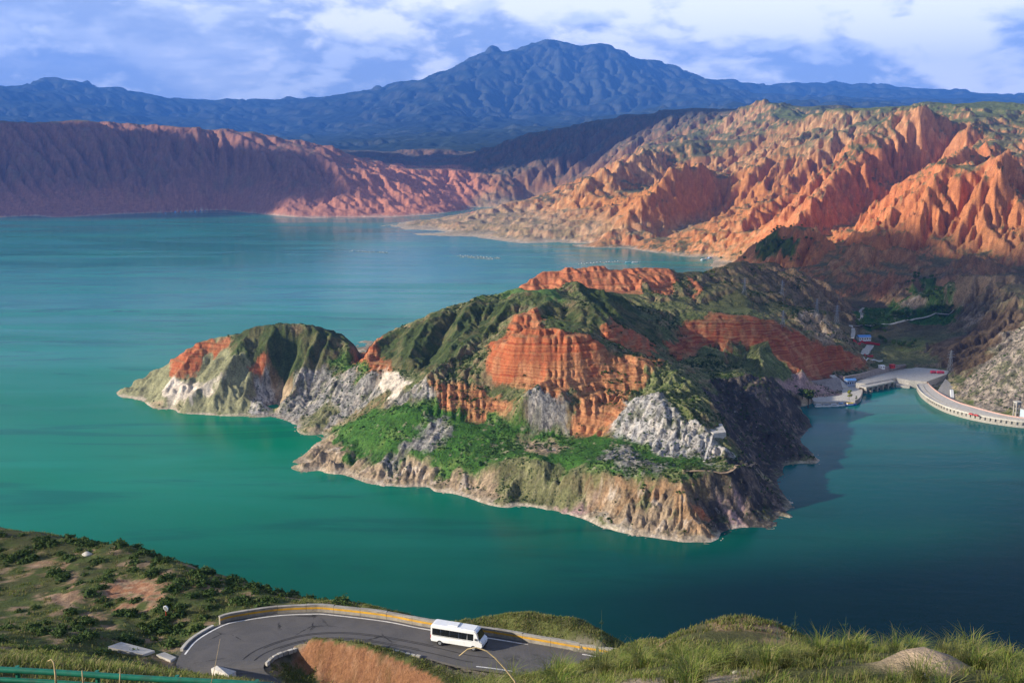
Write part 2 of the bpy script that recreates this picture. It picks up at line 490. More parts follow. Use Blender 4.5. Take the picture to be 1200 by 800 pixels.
for pts, Yr, hh, wd in (
        ([(802, 385), (806, 405), (808, 424)], (1075, 992), -14, 9), ([(842, 384), (852, 404), (856, 426)], (1072, 992), -15, 9), ([(878, 384), (878, 404), (876, 426)], (1072, 995), -10, 9), ([(700, 345), (712, 362), (730, 380)], (1085, 1010), 5, 9),
        ([(690, 362), (694, 375), (690, 388)], (965, 905), 5, 8), ([(655, 356), (662, 372), (668, 386)], (980, 905), -5, 8),
        ([(540, 352), (520, 380), (505, 405), (495, 425)], (1015, 880), -7, 9), ([(575, 352), (556, 378), (540, 400)], (1012, 900), -6, 8),
        ([(860, 502), (872, 530), (884, 546)], (780, 700), -5, 8), ([(845, 470), (862, 500), (880, 530)], (800, 720), 5, 8),
        ([(520, 362), (505, 385), (496, 402)], (1006, 925), 7, 8), ([(548, 354), (536, 372), (522, 392)], (1016, 935), 6, 8), ([(455, 390), (444, 405), (438, 415)], (995, 940), 6, 7), ([(485, 380), (474, 400), (464, 420)], (998, 900), 7, 8), ([(640, 356), (636, 368), (628, 376)], (985, 915), 6, 8),
        ([(668, 360), (676, 374), (684, 386)], (972, 905), 6, 8), ([(640, 550), (634, 572), (628, 592)], (690, 668), 4, 7), ([(610, 543), (600, 562), (585, 585)], (708, 685), 4, 7),
        ([(690, 560), (672, 580), (660, 600)], (672, 660), 4, 7), ([(740, 566), (735, 590), (728, 622)], (660, 632), 4, 8),
        ([(545, 552), (540, 570)], (728, 712), 3, 6), ([(460, 552), (448, 566)], (768, 742), 3, 6)):
    crest(pts, Yr, hh, wd)
for pts, hh in (([(285, 388), (276, 402), (268, 418)], 6), ([(318, 384), (312, 396), (304, 410)], 5), ([(352, 386), (346, 400), (340, 414)], 7), ([(372, 390), (368, 405), (358, 425)], 6),
                ([(390, 396), (382, 412), (374, 430)], 7), ([(303, 386), (296, 402), (290, 416)], -5), ([(330, 384), (326, 400), (316, 414)], -6), ([(362, 388), (357, 404), (350, 420)], -6), ([(382, 393), (376, 408), (366, 424)], -6),
                ([(250, 394), (236, 412), (222, 432)], -5), ([(300, 422), (288, 445), (282, 470)], 5), ([(275, 436), (262, 458), (250, 480)], 5), ([(330, 425), (312, 440), (300, 470)], 6)):
    crest(pts, (1026, 985) if pts[0][1] < 400 else (1000, 945), hh * 1.2, 6.0, step=7)
crest([(423, 392), (424, 398), (424, 404), (425, 411), (425, 420)], (1110, 962), -26, 8, step=4)
# far shore of the right-hand land
ridge([(440, 267), (467, 272), (501, 277), (524, 280), (554, 278), (576, 280), (610, 285), (655, 284), (670, 287), (722, 285), (741, 292), (775, 298),
       (805, 304), (820, 303), (831, 301)], z=0)
ridge([(440, 266), (480, 259), (520, 254), (555, 249), (590, 244), (620, 240)], z=0)
water([(400, 275), (460, 281), (500, 287), (560, 288), (620, 293), (680, 295), (730, 298), (770, 306), (800, 311), (818, 308)], -12)
water([(430, 263), (470, 258), (510, 253.5), (545, 248.5), (575, 244)], -10)
# left cliffs
ridge([(-120, 256), (0, 255), (30, 253), (65, 255), (135, 252), (185, 249), (215, 248), (265, 246), (300, 250), (350, 255), (400, 257), (450, 255), (500, 252), (542, 246), (560, 243)], z=0, step=12)
water([(-100, 268), (0, 266), (100, 264), (200, 260), (300, 262), (360, 268), (420, 262)], -14)
ridge([(-140, 140), (0, 140), (60, 144), (120, 152), (160, 156), (230, 155), (260, 160), (300, 162), (350, 170), (390, 178), (410, 192), (430, 198), (455, 204),
       (480, 213), (505, 222), (525, 232), (545, 242)],
      Y=[4850, 4800, 4800, 4780, 4780, 4760, 4760, 4740, 4720, 4680, 4640, 4600, 4560, 4520, 4500, 4500, 4550], step=14)
ridge([(390, 180), (405, 205), (420, 230), (430, 248)], Y=(4660, 4180), h=35, wd=90)
ridge([(230, 160), (215, 190), (200, 220), (190, 244)], Y=(4720, 4330), h=30, wd=90)
ridge([(300, 168), (310, 200), (320, 230), (325, 248)], Y=(4700, 4200), h=30, wd=90)
ridge([(90, 155), (75, 190), (60, 225), (50, 248)], Y=(4740, 4180), h=30, wd=90)
C.extend([(-2600, 5600, 300), (-1500, 5600, 280), (-800, 5500, 215), (-300, 5600, 200), (-2600, 6800, 300), (-1600, 6800, 290), (-1000, 6800, 280), (-500, 6800, 270), (-300, 6300, 240), (-900, 6200, 260)])
# right-hand hills
ridge([(478, 196), (520, 186), (560, 176), (600, 162), (640, 152), (700, 139), (730, 134), (760, 131), (790, 127), (840, 126), (862, 128)],
      Y=[5900, 5850, 5800, 5750, 5700, 5650, 5600, 5550, 5500, 5400, 5300], step=14)
ridge([(545, 240), (580, 225), (620, 205), (660, 185)], Y=[4750, 4900, 5100, 5300], step=14, h=30, wd=90)
ridge([(600, 244), (640, 228), (700, 197), (760, 172), (850, 150)], Y=[4400, 4450, 4500, 4600, 4700], step=14)
ridge([(840, 138), (868, 123), (895, 113), (915, 120), (940, 134)], Y=[4850, 4830, 4800, 4780, 4700], step=10)
ridge([(895, 114), (905, 126), (908, 140)], Y=[4800, 4650, 4450], h=20, wd=60)
ridge([(910, 148), (930, 140), (960, 128), (985, 125), (1005, 130), (1025, 136), (1052, 140)], Y=[3900, 3750, 3650, 3600, 3550, 3450, 3350])
ridge([(1052, 152), (1075, 146), (1100, 135), (1125, 128), (1148, 128), (1170, 140), (1195, 148), (1250, 158), (1330, 165)], Y=[3150, 3100, 3050, 3000, 3000, 2980, 2950, 2900, 2850])
ridge([(1195, 150), (1150, 190), (1115, 222), (1080, 252), (1040, 280), (1000, 302)], Y=[2900, 2620, 2420, 2220, 2020, 1880], h=75, wd=85)
ridge([(1130, 132), (1100, 160), (1060, 190), (1010, 222), (960, 252), (910, 278)], Y=[2990, 2860, 2700, 2520, 2340, 2180], h=75, wd=85)
ridge([(1052, 150), (1005, 185), (960, 212), (915, 240), (870, 270), (848, 292)], Y=[3200, 3050, 2900, 2750, 2580, 2450], h=75, wd=85)
ridge([(975, 128), (930, 165), (890, 190), (850, 212), (800, 238), (745, 262), (700, 283)], Y=[3620, 3500, 3380, 3250, 3050, 2880, 2760], h=75, wd=90)
ridge([(900, 150), (840, 172), (790, 195), (740, 218), (690, 240), (640, 262), (600, 278)], Y=[4200, 4050, 3850, 3650, 3450, 3200, 2980], h=65, wd=90)
ridge([(800, 172), (740, 190), (680, 212), (620, 235), (560, 256), (500, 272)], Y=[4550, 4350, 4150, 3900, 3600, 3250], h=30, wd=90)
ridge([(1230, 200), (1190, 235), (1150, 268), (1110, 300)], Y=[2350, 2150, 1950, 1800], h=65, wd=70)
ridge([(1280, 240), (1230, 270), (1190, 300)], Y=[2000, 1850, 1750], h=30, wd=60)
for pts, Yr in (([(1165, 140), (1130, 175), (1090, 205), (1060, 235), (1020, 262), (985, 285)], (2980, 2000)), ([(1095, 138), (1065, 165), (1035, 188), (985, 222), (935, 252), (890, 275)], (3080, 2350)),
                ([(1020, 140), (980, 168), (945, 195), (905, 218), (860, 245), (820, 268), (790, 290)], (3480, 2700)), ([(940, 145), (900, 168), (860, 195), (820, 220), (770, 245), (725, 272)], (3750, 2850)),
                ([(1200, 175), (1170, 205), (1140, 240), (1100, 270), (1060, 300)], (2780, 1850)), ([(1215, 220), (1180, 250), (1145, 282)], (2250, 1850)), ([(1100, 150), (1085, 175), (1075, 195)], (3000, 2750)),
                ([(1140, 140), (1135, 165), (1120, 190)], (2980, 2700)), ([(860, 160), (815, 182), (765, 205), (715, 228), (660, 252)], (4300, 3300))):
    crest(pts, Yr, 80, 52)
# gullies between them
ridge([(1110, 190), (1060, 225), (1000, 262), (955, 290)], Y=[2850, 2660, 2400, 2220], h=-60, wd=60)
ridge([(1010, 205), (960, 232), (905, 262), (872, 285)], Y=[3080, 2920, 2700, 2560], h=-60, wd=60)
ridge([(905, 200), (850, 235), (800, 262), (770, 285)], Y=[3440, 3260, 3020, 2860], h=-60, wd=60)
ridge([(880, 215), (868, 210)], Y=[3400, 3500])
ridge([(855, 298), (900, 300), (945, 303), (1000, 312), (1060, 318), (1100, 322), (1160, 322), (1220, 318)], z=[10, 25, 35, 48, 52, 55, 55, 55])
C.extend([(2600, 2600, 380), (3200, 3800, 420), (2600, 5200, 420), (1200, 6600, 430), (2600, 6900, 380), (3800, 6900, 380), (0, 6900, 250),
          (1500, 1300, 90), (1500, 900, 110), (1200, 700, 100), (900, 800, 70), (2400, 1500, 200)])
base_rbf = RBF(C, 0.0004)
_cu = np.arange(-0.662, 0.722, 0.004); _cw = np.arange(math.log(585), math.log(6950), 0.004)
_u, _w = np.meshgrid(_cu, _cw); _y = np.exp(_w)
_c = base_rbf(_u * _y, _y)
BU = np.arange(_cu[0], _cu[-1] - 0.001, 0.002); BW = np.arange(_cw[0], _cw[-1] - 0.001, 0.002)


def inside(poly, x, y):
    c = np.zeros(x.shape, bool)
    n = len(poly)
    for i in range(n):
        x0, y0 = poly[i]; x1, y1 = poly[(i + 1) % n]
        if y0 == y1:
            continue
        m = ((y0 > y) != (y1 > y)) & (x < (x1 - x0) * (y - y0) / (y1 - y0) + x0)
        c ^= m
    return c


def up2(c):
    """twice as fine, smooth"""
    n0, n1 = c.shape
    o = np.empty((2 * n0 - 1, 2 * n1 - 1))
    o[::2, ::2] = c
    o[1::2, ::2] = (c[1:] + c[:-1]) / 2
    o[:, 1::2] = (o[:, 2::2] + o[:, :-2:2]) / 2
    return o


BASE = up2(_c)[:len(BW), :len(BU)]
BW = BW[:BASE.shape[0]]; BU = BU[:BASE.shape[1]]
_bu, _bw = np.meshgrid(BU, BW)
_by = np.exp(_bw)


def seg_dist(x, y, pts):
    """distance to a polyline and how far along it (0..1)"""
    best = np.full(x.shape, 1e9); along = np.zeros(x.shape)
    n = len(pts) - 1
    for i in range(n):
        (x0, y0), (x1, y1) = pts[i], pts[i + 1]
        dx, dy = x1 - x0, y1 - y0
        L2 = dx * dx + dy * dy + 1e-9
        t = np.clip(((x - x0) * dx + (y - y0) * dy) / L2, 0, 1)
        d = np.hypot(x - x0 - t * dx, y - y0 - t * dy)
        m = d < best
        best[m] = d[m]; along[m] = ((i + t) / n)[m]
    return best, along


_bx = _bu * _by
_dx = fbm(_bx / 30, _by / 30, 3, 301); _dy = fbm(_bx / 30, _by / 30, 3, 307)
for pts, hh, wd in CREST:
    a = np.array(pts)
    m = (_bx > a[:, 0].min() - 4 * wd) & (_bx < a[:, 0].max() + 4 * wd) & (_by > a[:, 1].min() - 4 * wd) & (_by < a[:, 1].max() + 4 * wd)
    d, al = seg_dist(_bx[m] + _dx[m] * wd * 0.8, _by[m] + _dy[m] * wd * 0.8, pts)
    taper = np.clip(np.minimum(al, 1 - al) * 5 + 0.15, 0, 1) if wd < 48 else np.clip(np.minimum((al - 0.06) * 2.4, (1 - al) * 4), 0, 1)
    BASE[m] += hh * taper * np.exp(-d / wd) * np.clip(BASE[m] / 8, 0, 1)


def sstep(a, b, x):
    t = np.clip((x - a) / (b - a), 0, 1)
    return t * t * (3 - 2 * t)


# rain: water cuts the land back towards the lake, in cells that grow with distance
def erode(z, depth, bu, bw, st, its=56, K=0.042, seed=3, bed=9.0):
    n0, n1 = z.shape
    by = np.exp(bw)
    cell = by * st
    land_ = z > 0.3
    q_ = st / 0.002
    z = z + land_ * cell * (2.4 * fbm(bu / (0.045 * q_), bw / (0.045 * q_), 3, seed + 5) + 1.3 * fbm(bu / (0.011 * q_), bw / (0.011 * q_), 3, seed)
                            + 0.6 * fbm(bu / (0.004 * q_), bw / (0.004 * q_), 2, seed + 9)) * np.clip(z / 12, 0, 1) * (0.35 + 0.65 * sstep(1150, 1500, by))
    # ground of uneven strength, and harder beds that stand out as benches
    hard = K * np.exp(1.1 * fbm(bu / (0.06 * q_), bw / (0.06 * q_), 4, seed + 21)) + 0 * z
    soft = sstep(-0.3, 0.5, fbm(bu / (0.03 * q_), bw / (0.03 * q_), 3, seed + 41))
    wav = 1.5 * fbm(bu / (0.08 * q_), bw / (0.08 * q_), 2, seed + 33)
    bedh = bed * (by / 1000.0) ** 0.8
    z0 = z.copy()
    N = n0 * n1
    ids = np.arange(N).reshape(n0, n1)
    inner = np.zeros((n0, n1), bool); inner[1:-1, 1:-1] = True
    act_ = (land_ & inner)
    nb = [(-1, 0, 1.), (1, 0, 1.), (0, -1, 1.), (0, 1, 1.), (-1, -1, 1.414), (-1, 1, 1.414), (1, -1, 1.414), (1, 1, 1.414)]
    for it in range(its):
        best = np.zeros((n0, n1)); rec = ids.copy(); low = np.full((n0, n1), 1e9)
        for dj, di, dd in nb:
            zn = np.roll(np.roll(z, dj, 0), di, 1)
            s = (z - zn) / dd
            m = s > best
            best[m] = s[m]
            rec[m] = np.roll(np.roll(ids, dj, 0), di, 1)[m]
            low = np.minimum(low, zn)
        rec[~act_] = ids[~act_]
        r = rec.ravel()
        A = np.ones(N); A[~land_.ravel()] = 0.0
        rr = r.copy(); self_ = np.arange(N)
        for k in range(9):
            m = rr != self_
            add = np.bincount(rr[m], weights=A[m], minlength=N)
            A2 = A + add
            rr2 = rr[rr]
            # nodes that have reached an outlet stop carrying their load on
            if (rr2 == rr).all():
                A = A2
                break
            done = m & (rr2 == rr)
            A = A2
            if done.any():
                pass
            rr = np.where(done, self_, rr2)
        bd = (z / bedh + wav) % 1.0
        Kz = hard * (0.45 + 1.1 * sstep(0.25, 0.55, bd) * sstep(1.0, 0.9, bd))
        F = Kz * np.sqrt(np.minimum(A, 6000.0)).reshape(n0, n1)
        zr = z.ravel()[r].reshape(n0, n1)
        zn = (z + F * zr) / (1 + F)
        pit = act_ & (rec == ids)
        zn[pit] = np.maximum(zn[pit], low[pit] + 0.002 * cell[pit])
        lap = (np.roll(zn, 1, 0) + np.roll(zn, -1, 0) + np.roll(zn, 1, 1) + np.roll(zn, -1, 1)) / 4 - zn
        zn = zn + (0.014 + 0.045 * soft) * lap
        z = np.where(act_, np.maximum(zn, z0 - depth), z)
    return z, A.reshape(n0, n1)


_far = sstep(1350, 2300, _by)
_depth = 6.5 + 14 * sstep(0.24, 0.33, _bu) * sstep(980, 1180, _by) + 72 * _far
_left = (_by > 3900) & (_bu < -0.02)
_depth[_left] = 95
# the green shelf, the quay and the valley floor stay whole
def keep(pts, lo, blur=6):
    global _depth
    poly = [P(px, py, Y=yy)[:2] for px, py, yy in pts]
    m = inside(poly, _bx, _by) * 1.0
    for _ in range(blur):
        m = (np.roll(m, 1, 0) + np.roll(m, -1, 0) + np.roll(m, 1, 1) + np.roll(m, -1, 1) + m) / 5
    _depth = _depth * (1 - m) + lo * m


def samp(G, u, w_):
    fu = np.clip((u - BU[0]) / (BU[1] - BU[0]), 0, len(BU) - 1.001)
    fw = np.clip((w_ - BW[0]) / (BW[1] - BW[0]), 0, len(BW) - 1.001)
    i = fu.astype(int); j = fw.astype(int)
    a = fu - i; b = fw - j
    return (G[j, i] * (1 - a) + G[j, i + 1] * a) * (1 - b) + (G[j + 1, i] * (1 - a) + G[j + 1, i + 1] * a) * b


def base_h(x, y):
    return samp(BASE, x / y, np.log(y))


def hit(px, py, lo=600.0, hi=6900.0):
    """where the bearing (px, py) meets the land: X, Y"""
    Ys = np.exp(np.linspace(math.log(lo), math.log(hi), 1600))
    u = (px - 600.0) / FPX; v = (400.0 - py) / FPX
    dy, dz = CT + v * ST, -ST + v * CT
    t = Ys / dy
    X = u * t; Z = CAM_H + dz * t
    g = np.maximum(base_h(X, Ys), 0.0)
    k = np.nonzero(Z < g)[0]
    k = k[0] if len(k) else len(Ys) - 1
    return float(X[k]), float(Ys[k])


keep([(385, 515, 850), (400, 497, 838), (450, 471, 830), (500, 482, 792), (612, 494, 778), (700, 508, 755), (795, 537, 705), (840, 546, 688),
      (886, 545, 684), (800, 566, 652), (690, 556, 676), (600, 540, 712), (550, 550, 722), (430, 545, 780)], 1.5)
keep([(940, 470, 960), (930, 452, 1000), (1000, 440, 1090), (1078, 428, 1190), (1078, 446, 1090), (1003, 474, 950)], 0.5)
keep([(1000, 385, 1300), (1005, 370, 1400), (1050, 362, 1460), (1115, 364, 1460), (1110, 372, 1400), (1050, 382, 1320)], 5)
_depth = np.minimum(_depth, 0.5 * np.maximum(BASE, 0) * (1 - 0.35 * _far) + 1.0)
BASE, DRAIN = erode(BASE, _depth, _bu, _bw, 0.002)

# ---- fine grid, denser towards the viewpoint
GU = np.arange(-0.60, 0.66, 0.00095)
GW = np.concatenate([np.arange(math.log(600), math.log(1500), 0.0015), np.arange(math.log(1500), math.log(6900), 0.0036)])
gu, gw = np.meshgrid(GU, GW)
gb = samp(BASE, gu, gw)
act = gb > -9.0
NV = int(act.sum())
idx = np.full(act.shape, -1, np.int64)
idx[act] = np.arange(NV)
Yv = np.exp(gw[act]); Xv = gu[act] * Yv
Zb = gb[act]
del gb
e = 3.0 + 0.002 * Yv
gx = (base_h(Xv + e, Yv) - base_h(Xv - e, Yv)) / (2 * e)
gy = (base_h(Xv, Yv + e) - base_h(Xv, Yv - e)) / (2 * e)
slope0 = np.hypot(gx, gy)


# ---- zones: patches of ground cover and rock that have their own outline (surveyed on the ground)
JIT = [(fbm(Xv / s_, Yv / s_, 3, 31 + 7 * i), fbm(Xv / s_, Yv / s_, 3, 57 + 7 * i)) for i, s_ in enumerate((26, 11, 5))]
ZONES = []


def zone(kind, pts, jit=7.0):
    poly = [hit(*p) for p in pts]
    a = np.array(poly)
    sel = np.nonzero((Xv > a[:, 0].min() - 25) & (Xv < a[:, 0].max() + 25) & (Yv > a[:, 1].min() - 30) & (Yv < a[:, 1].max() + 30))[0]
    wgt = np.zeros(len(sel)); X, Y = Xv[sel], Yv[sel]
    for i, (cj, ck_) in enumerate(((1.5, 0), (1.5, 1.0), (1.8, -1.0), (2.2, .6))):
        wgt += inside(poly, X + jit * (cj * JIT[0][0][sel] + ck_ * JIT[1][0][sel] + .5 * JIT[2][(i % 2)][sel]),
                      Y + 1.4 * jit * (cj * JIT[0][1][sel] + ck_ * JIT[1][1][sel] - .5 * JIT[2][(i % 2)][sel]))
    ZONES.append((kind, sel, wgt / 4))


PAL = dict(sage=(.235, .225, .12), ochre=(.33, .20, .105), moss=(.055, .075, .026), shade_red=(.25, .045, .02), lush=(.046, .122, .019), grass=(.105, .125, .040), dry=(.20, .19, .085), bright=(.10, .17, .05), brown=(.125, .085, .052), red=(.41, .090, .034),
           orange=(.47, .22, .095), salmon=(.52, .16, .075), tan=(.36, .26, .165), pale=(.62, .52, .40), grey=(.285, .265, .235),
           white=(.44, .41, .365), dark=(.052, .045, .039), pink=(.36, .235, .21), olive=(.13, .13, .055))
# left lobe
zone('sage', [(138, 463), (150, 449), (166, 440), (205, 414), (226, 404), (270, 418), (300, 424), (285, 440), (300, 470), (294, 490), (205, 485), (165, 471)])
zone('moss', [(268, 392), (300, 383), (337, 380), (360, 383), (414, 394), (418, 410), (385, 420), (350, 440), (330, 445), (314, 412), (296, 418), (275, 416)])
zone('red', [(222, 398), (240, 400), (270, 403), (266, 411), (248, 414), (236, 424), (215, 436), (200, 442), (196, 436), (212, 410)])
zone('pale', [(196, 446), (236, 446), (226, 466), (206, 480), (190, 470)])
zone('red', [(300, 420), (314, 414), (313, 430), (300, 438), (288, 440), (290, 430)], 5)
zone('white', [(293, 448), (314, 440), (320, 470), (318, 489), (294, 486)])
zone('pale', [(226, 442), (254, 440), (250, 456), (222, 460)])
zone('grey', [(352, 432), (380, 424), (430, 428), (458, 452), (430, 470), (398, 490), (372, 508), (350, 500), (320, 487), (345, 462)])
zone('olive', [(350, 500), (372, 508), (405, 470), (392, 462), (365, 482)])
zone('red', [(420, 432), (433, 402), (450, 404), (480, 416), (474, 424), (460, 430), (440, 442)])
zone('pale', [(438, 438), (456, 432), (472, 446), (470, 460), (452, 462)])
zone('lush', [(380, 422), (412, 412), (428, 420), (442, 432), (425, 440), (405, 430)])
# main hill
zone('moss', [(436, 396), (470, 388), (520, 364), (560, 352), (606, 345), (592, 368), (570, 392), (540, 416), (500, 438), (470, 432), (445, 410)])
zone('moss', [(613, 345), (640, 353), (680, 358), (716, 372), (706, 390), (662, 388), (640, 368)])
zone('moss', [(660, 330), (674, 325), (716, 340), (757, 372), (772, 400), (750, 392), (706, 362)])
zone('bright', [(530, 357), (560, 347), (600, 335), (640, 335), (660, 345), (665, 353), (640, 350), (612, 343), (580, 346), (545, 356)])
zone('red', [(576, 404), (600, 388), (660, 393), (700, 397), (707, 406), (706, 440), (690, 448), (640, 440), (600, 452), (575, 444), (568, 424)], 4)
zone('red', [(600, 380), (604, 364), (630, 360), (660, 388), (640, 393), (600, 388)])
zone('orange', [(598, 452), (635, 436), (660, 437), (690, 446), (682, 458), (640, 462), (610, 460)])
zone('orange', [(706, 405), (728, 419), (775, 424), (772, 440), (752, 455), (737, 468), (716, 512), (680, 502), (668, 480), (690, 448)])
zone('orange', [(505, 457), (535, 448), (565, 450), (592, 476), (582, 488), (510, 482)])
zone('grey', [(468, 456), (500, 448), (510, 460), (506, 479), (474, 474)])
zone('grey', [(611, 462), (662, 461), (664, 496), (612, 495)])
zone('grass', [(758, 442), (775, 428), (802, 436), (824, 454), (832, 468), (826, 484), (800, 488), (776, 465), (752, 462)])
zone('white', [(736, 469), (775, 465), (800, 488), (846, 513), (862, 536), (835, 545), (790, 538), (735, 520), (713, 511)])
zone('red', [(706, 378), (728, 385), (752, 394), (772, 408), (752, 413), (726, 401), (705, 394)])
# shelf and front shore
zone('lush', [(386, 515), (400, 497), (425, 484), (455, 469), (480, 477), (560, 486), (612, 493), (640, 496), (700, 507), (737, 517), (790, 537), (832, 544),
              (800, 553), (740, 556), (690, 548), (640, 545), (600, 541), (560, 551), (520, 556), (480, 549), (440, 536), (402, 529)], 9)
zone('grey', [(455, 536), (480, 520), (500, 500), (515, 493), (527, 500), (536, 515), (512, 528), (482, 542), (460, 546)], 9)
zone('grey', [(705, 531), (735, 528), (788, 544), (768, 555), (722, 549)], 8)
zone('tan', [(600, 514), (622, 510), (648, 518), (662, 526), (640, 528), (604, 524)], 10)
zone('tan', [(343, 542), (378, 515), (402, 530), (460, 549), (520, 557), (565, 553), (592, 586), (560, 590), (500, 577), (420, 566), (350, 546)])
zone('olive', [(580, 548), (602, 541), (650, 549), (688, 558), (690, 590), (660, 600), (620, 594), (596, 598), (575, 594)])
zone('pink', [(655, 590), (690, 572), (700, 585), (685, 610), (668, 606)])
zone('ochre', [(700, 566), (740, 562), (800, 567), (812, 590), (845, 632), (800, 637), (730, 626), (690, 612), (690, 590)])
zone('white', [(690, 606), (715, 604), (760, 618), (790, 630), (760, 631), (725, 625), (690, 613)], 10)
zone('tan', [(700, 590), (760, 596), (800, 605), (845, 632), (800, 637), (730, 626), (690, 612)], 12)
zone('olive', [(735, 565), (775, 575), (770, 600), (745, 590)], 10)
zone('dark', [(806, 568), (845, 556), (886, 546), (930, 596), (905, 620), (850, 628), (826, 608)])  # dark rock, with the headland's shaded side put into its colour
zone('pink', [(835, 574), (852, 578), (872, 618), (856, 622), (846, 600)], 3)
zone('pink', [(856, 560), (866, 572), (874, 596), (868, 600), (858, 580)], 3)
zone('salmon', [(808, 585), (816, 586), (830, 600), (826, 606), (812, 596)], 3)
zone('dark', [(832, 466), (838, 445), (870, 441), (905, 442), (922, 452), (936, 470), (951, 495), (944, 512), (963, 544), (924, 548), (930, 596), (890, 548), (862, 520), (846, 496)])  # bluffs turned from the sun: rock colour darkened to carry their shade
# red ridge and wedge
zone('salmon', [(598, 337), (626, 320), (637, 311), (700, 308), (737, 311), (742, 326), (722, 342), (692, 338), (664, 325), (640, 334)])
zone('salmon', [(738, 314), (786, 317), (794, 340), (776, 346), (748, 336)])
zone('salmon', [(810, 324), (820, 332), (818, 346), (812, 350)])
zone('shade_red', [(783, 408), (800, 378), (836, 372), (905, 378), (960, 402), (1022, 425), (1002, 432), (960, 438), (932, 440), (916, 424), (905, 412), (890, 410), (870, 398),  # wedge rock in a darker red, its shade put into the colour
             (850, 412), (840, 398), (815, 412), (800, 425)])
zone('grass', [(812, 428), (832, 402), (850, 420), (850, 436)], 3)
zone('grass', [(862, 436), (880, 404), (905, 412), (930, 438), (905, 441)], 3)
zone('shade_red', [(836, 374), (905, 379), (905, 396), (870, 392), (845, 392)], 3)
zone('pink', [(905, 441), (930, 438), (948, 452), (985, 440), (1000, 446), (1000, 466), (955, 466), (942, 462)], 3)
# valley
zone('grass', [(1010, 402), (1050, 398), (1075, 394), (1085, 402), (1060, 410)])
zone('brown', [(1085, 405), (1130, 392), (1170, 368), (1200, 362), (1200, 392), (1165, 412), (1128, 436), (1100, 428)])
zone('lush', [(1000, 372), (1012, 362), (1050, 355), (1120, 364), (1118, 373), (1060, 374), (1015, 386)])
zone('lush', [(862, 298), (885, 286), (920, 279), (938, 284), (930, 296), (890, 302)])
zone('lush', [(1068, 343), (1072, 332), (1095, 326), (1110, 340), (1085, 348)])
zone('tan', [(1046, 362), (1074, 347), (1088, 360), (1090, 366), (1060, 366)])
zone('tan', [(1102, 364), (1120, 360), (1124, 366), (1108, 368)])
zone('tan', [(1132, 372), (1150, 364), (1146, 376), (1134, 384)])
zone('tan', [(930, 374), (945, 365), (968, 368), (985, 384), (996, 398), (970, 402), (950, 394)])
zone('rock', [(1118, 468), (1132, 438), (1150, 424), (1166, 416), (1180, 408), (1215, 392), (1300, 380), (1300, 496), (1200, 490), (1150, 478)])
zone('rock', [(1168, 412), (1180, 395), (1215, 376), (1300, 372), (1300, 395), (1200, 402)])
PAL['rock'] = (.25, .205, .16)
_s = np.nonzero((Yv > 1198) & (Yv < 1275 + 25 * JIT[1][0]) & (Xv > -8 + 12 * JIT[1][1]) & (Xv < 160) & (Zb > 74 + 14 * JIT[1][0]))[0]
ZONES.append(('salmon', _s, np.full(len(_s), 0.95)))
print('zones', len(ZONES))

KN = list(PAL)
ZK = {k: np.zeros(NV) for k in KN}
for k, sel, wt_ in ZONES:
    for kk in KN:
        ZK[kk][sel] *= (1 - wt_)
    ZK[k][sel] += wt_
zsum = np.clip(sum(ZK.values()), 0, 1)

# ---- relief: erosion gullies that follow the slope, then rock relief
far = sstep(1350, 2300, Yv)
mid = sstep(1050, 1500, Yv) * (1 - far)
left = (Yv > 3950) * sstep(0.0, -0.05, Xv / Yv + 0.012 + 0.03 * fbm(Xv / 150, Yv / 300, 3, 261))
near = 1 - np.clip(far + mid, 0, 1)
hgt = Zb.copy()
tx, ty = gx.copy(), gy.copy()
land = sstep(-2, 7, Zb)
flatk = sstep(0.05, 0.42, slope0)
bio = 1 - 0.75 * np.clip(ZK['lush'] + ZK['bright'], 0, 1)
OCT = [(96., 0.0, 0.0, 0.03), (48., 0.02, 0.03, 0.04), (24, 0.03, 0.045, 0.03), (11., 0.04, 0.04, 0.0)]
for o, (L, an, am, af) in enumerate(OCT):
    amp = (an * near + am * mid + af * far) * L * land * bio
    if amp.max() <= 0:
        continue
    sl = np.hypot(tx, ty) + 1e-6
    k = np.minimum(1.0, sl / 0.25) * 1.65
    ddx, ddy = ty / sl * k, -tx / sl * k
    va, da, db = gully(Xv / L + 13.7 * o, Yv / L - 7.1 * o, ddx, ddy, 11 + o)
    A = amp * (0.25 + 0.75 * flatk) * np.minimum(1.0, 0.25 + sl / 0.6)
    hgt += A * va
    tx += A / L * da; ty += A / L * db
# low rolling ground
hgt += land * (near * 1.2 + mid * 3 + far * 8) * fbm(Xv / (60 + 150 * far), Yv / (60 + 150 * far), 3, 5)
rk = ZK['grey'] + ZK['white'] + ZK['dark'] + ZK['rock'] + ZK['pink'] + 0.6 * ZK['orange'] * sstep(720, 690, Yv) + 0.5 * ZK['tan'] * near
rid = 1 - np.abs(fbm(Xv / 14, Yv / 14, 4, 77))
hgt += land * near * rk * ((rid - 0.75) * 0.8 + 1.7 * fbm((Xv - 0.6 * Yv) / 5, (Xv + 0.6 * Yv) / 16, 3, 79))
hgt += land * near * (0.35 + 0.25 * rk) * fbm(Xv / 3.5, Yv / 3.5, 2, 91) * 1.2 * (1 - 0.6 * ZK['lush'])
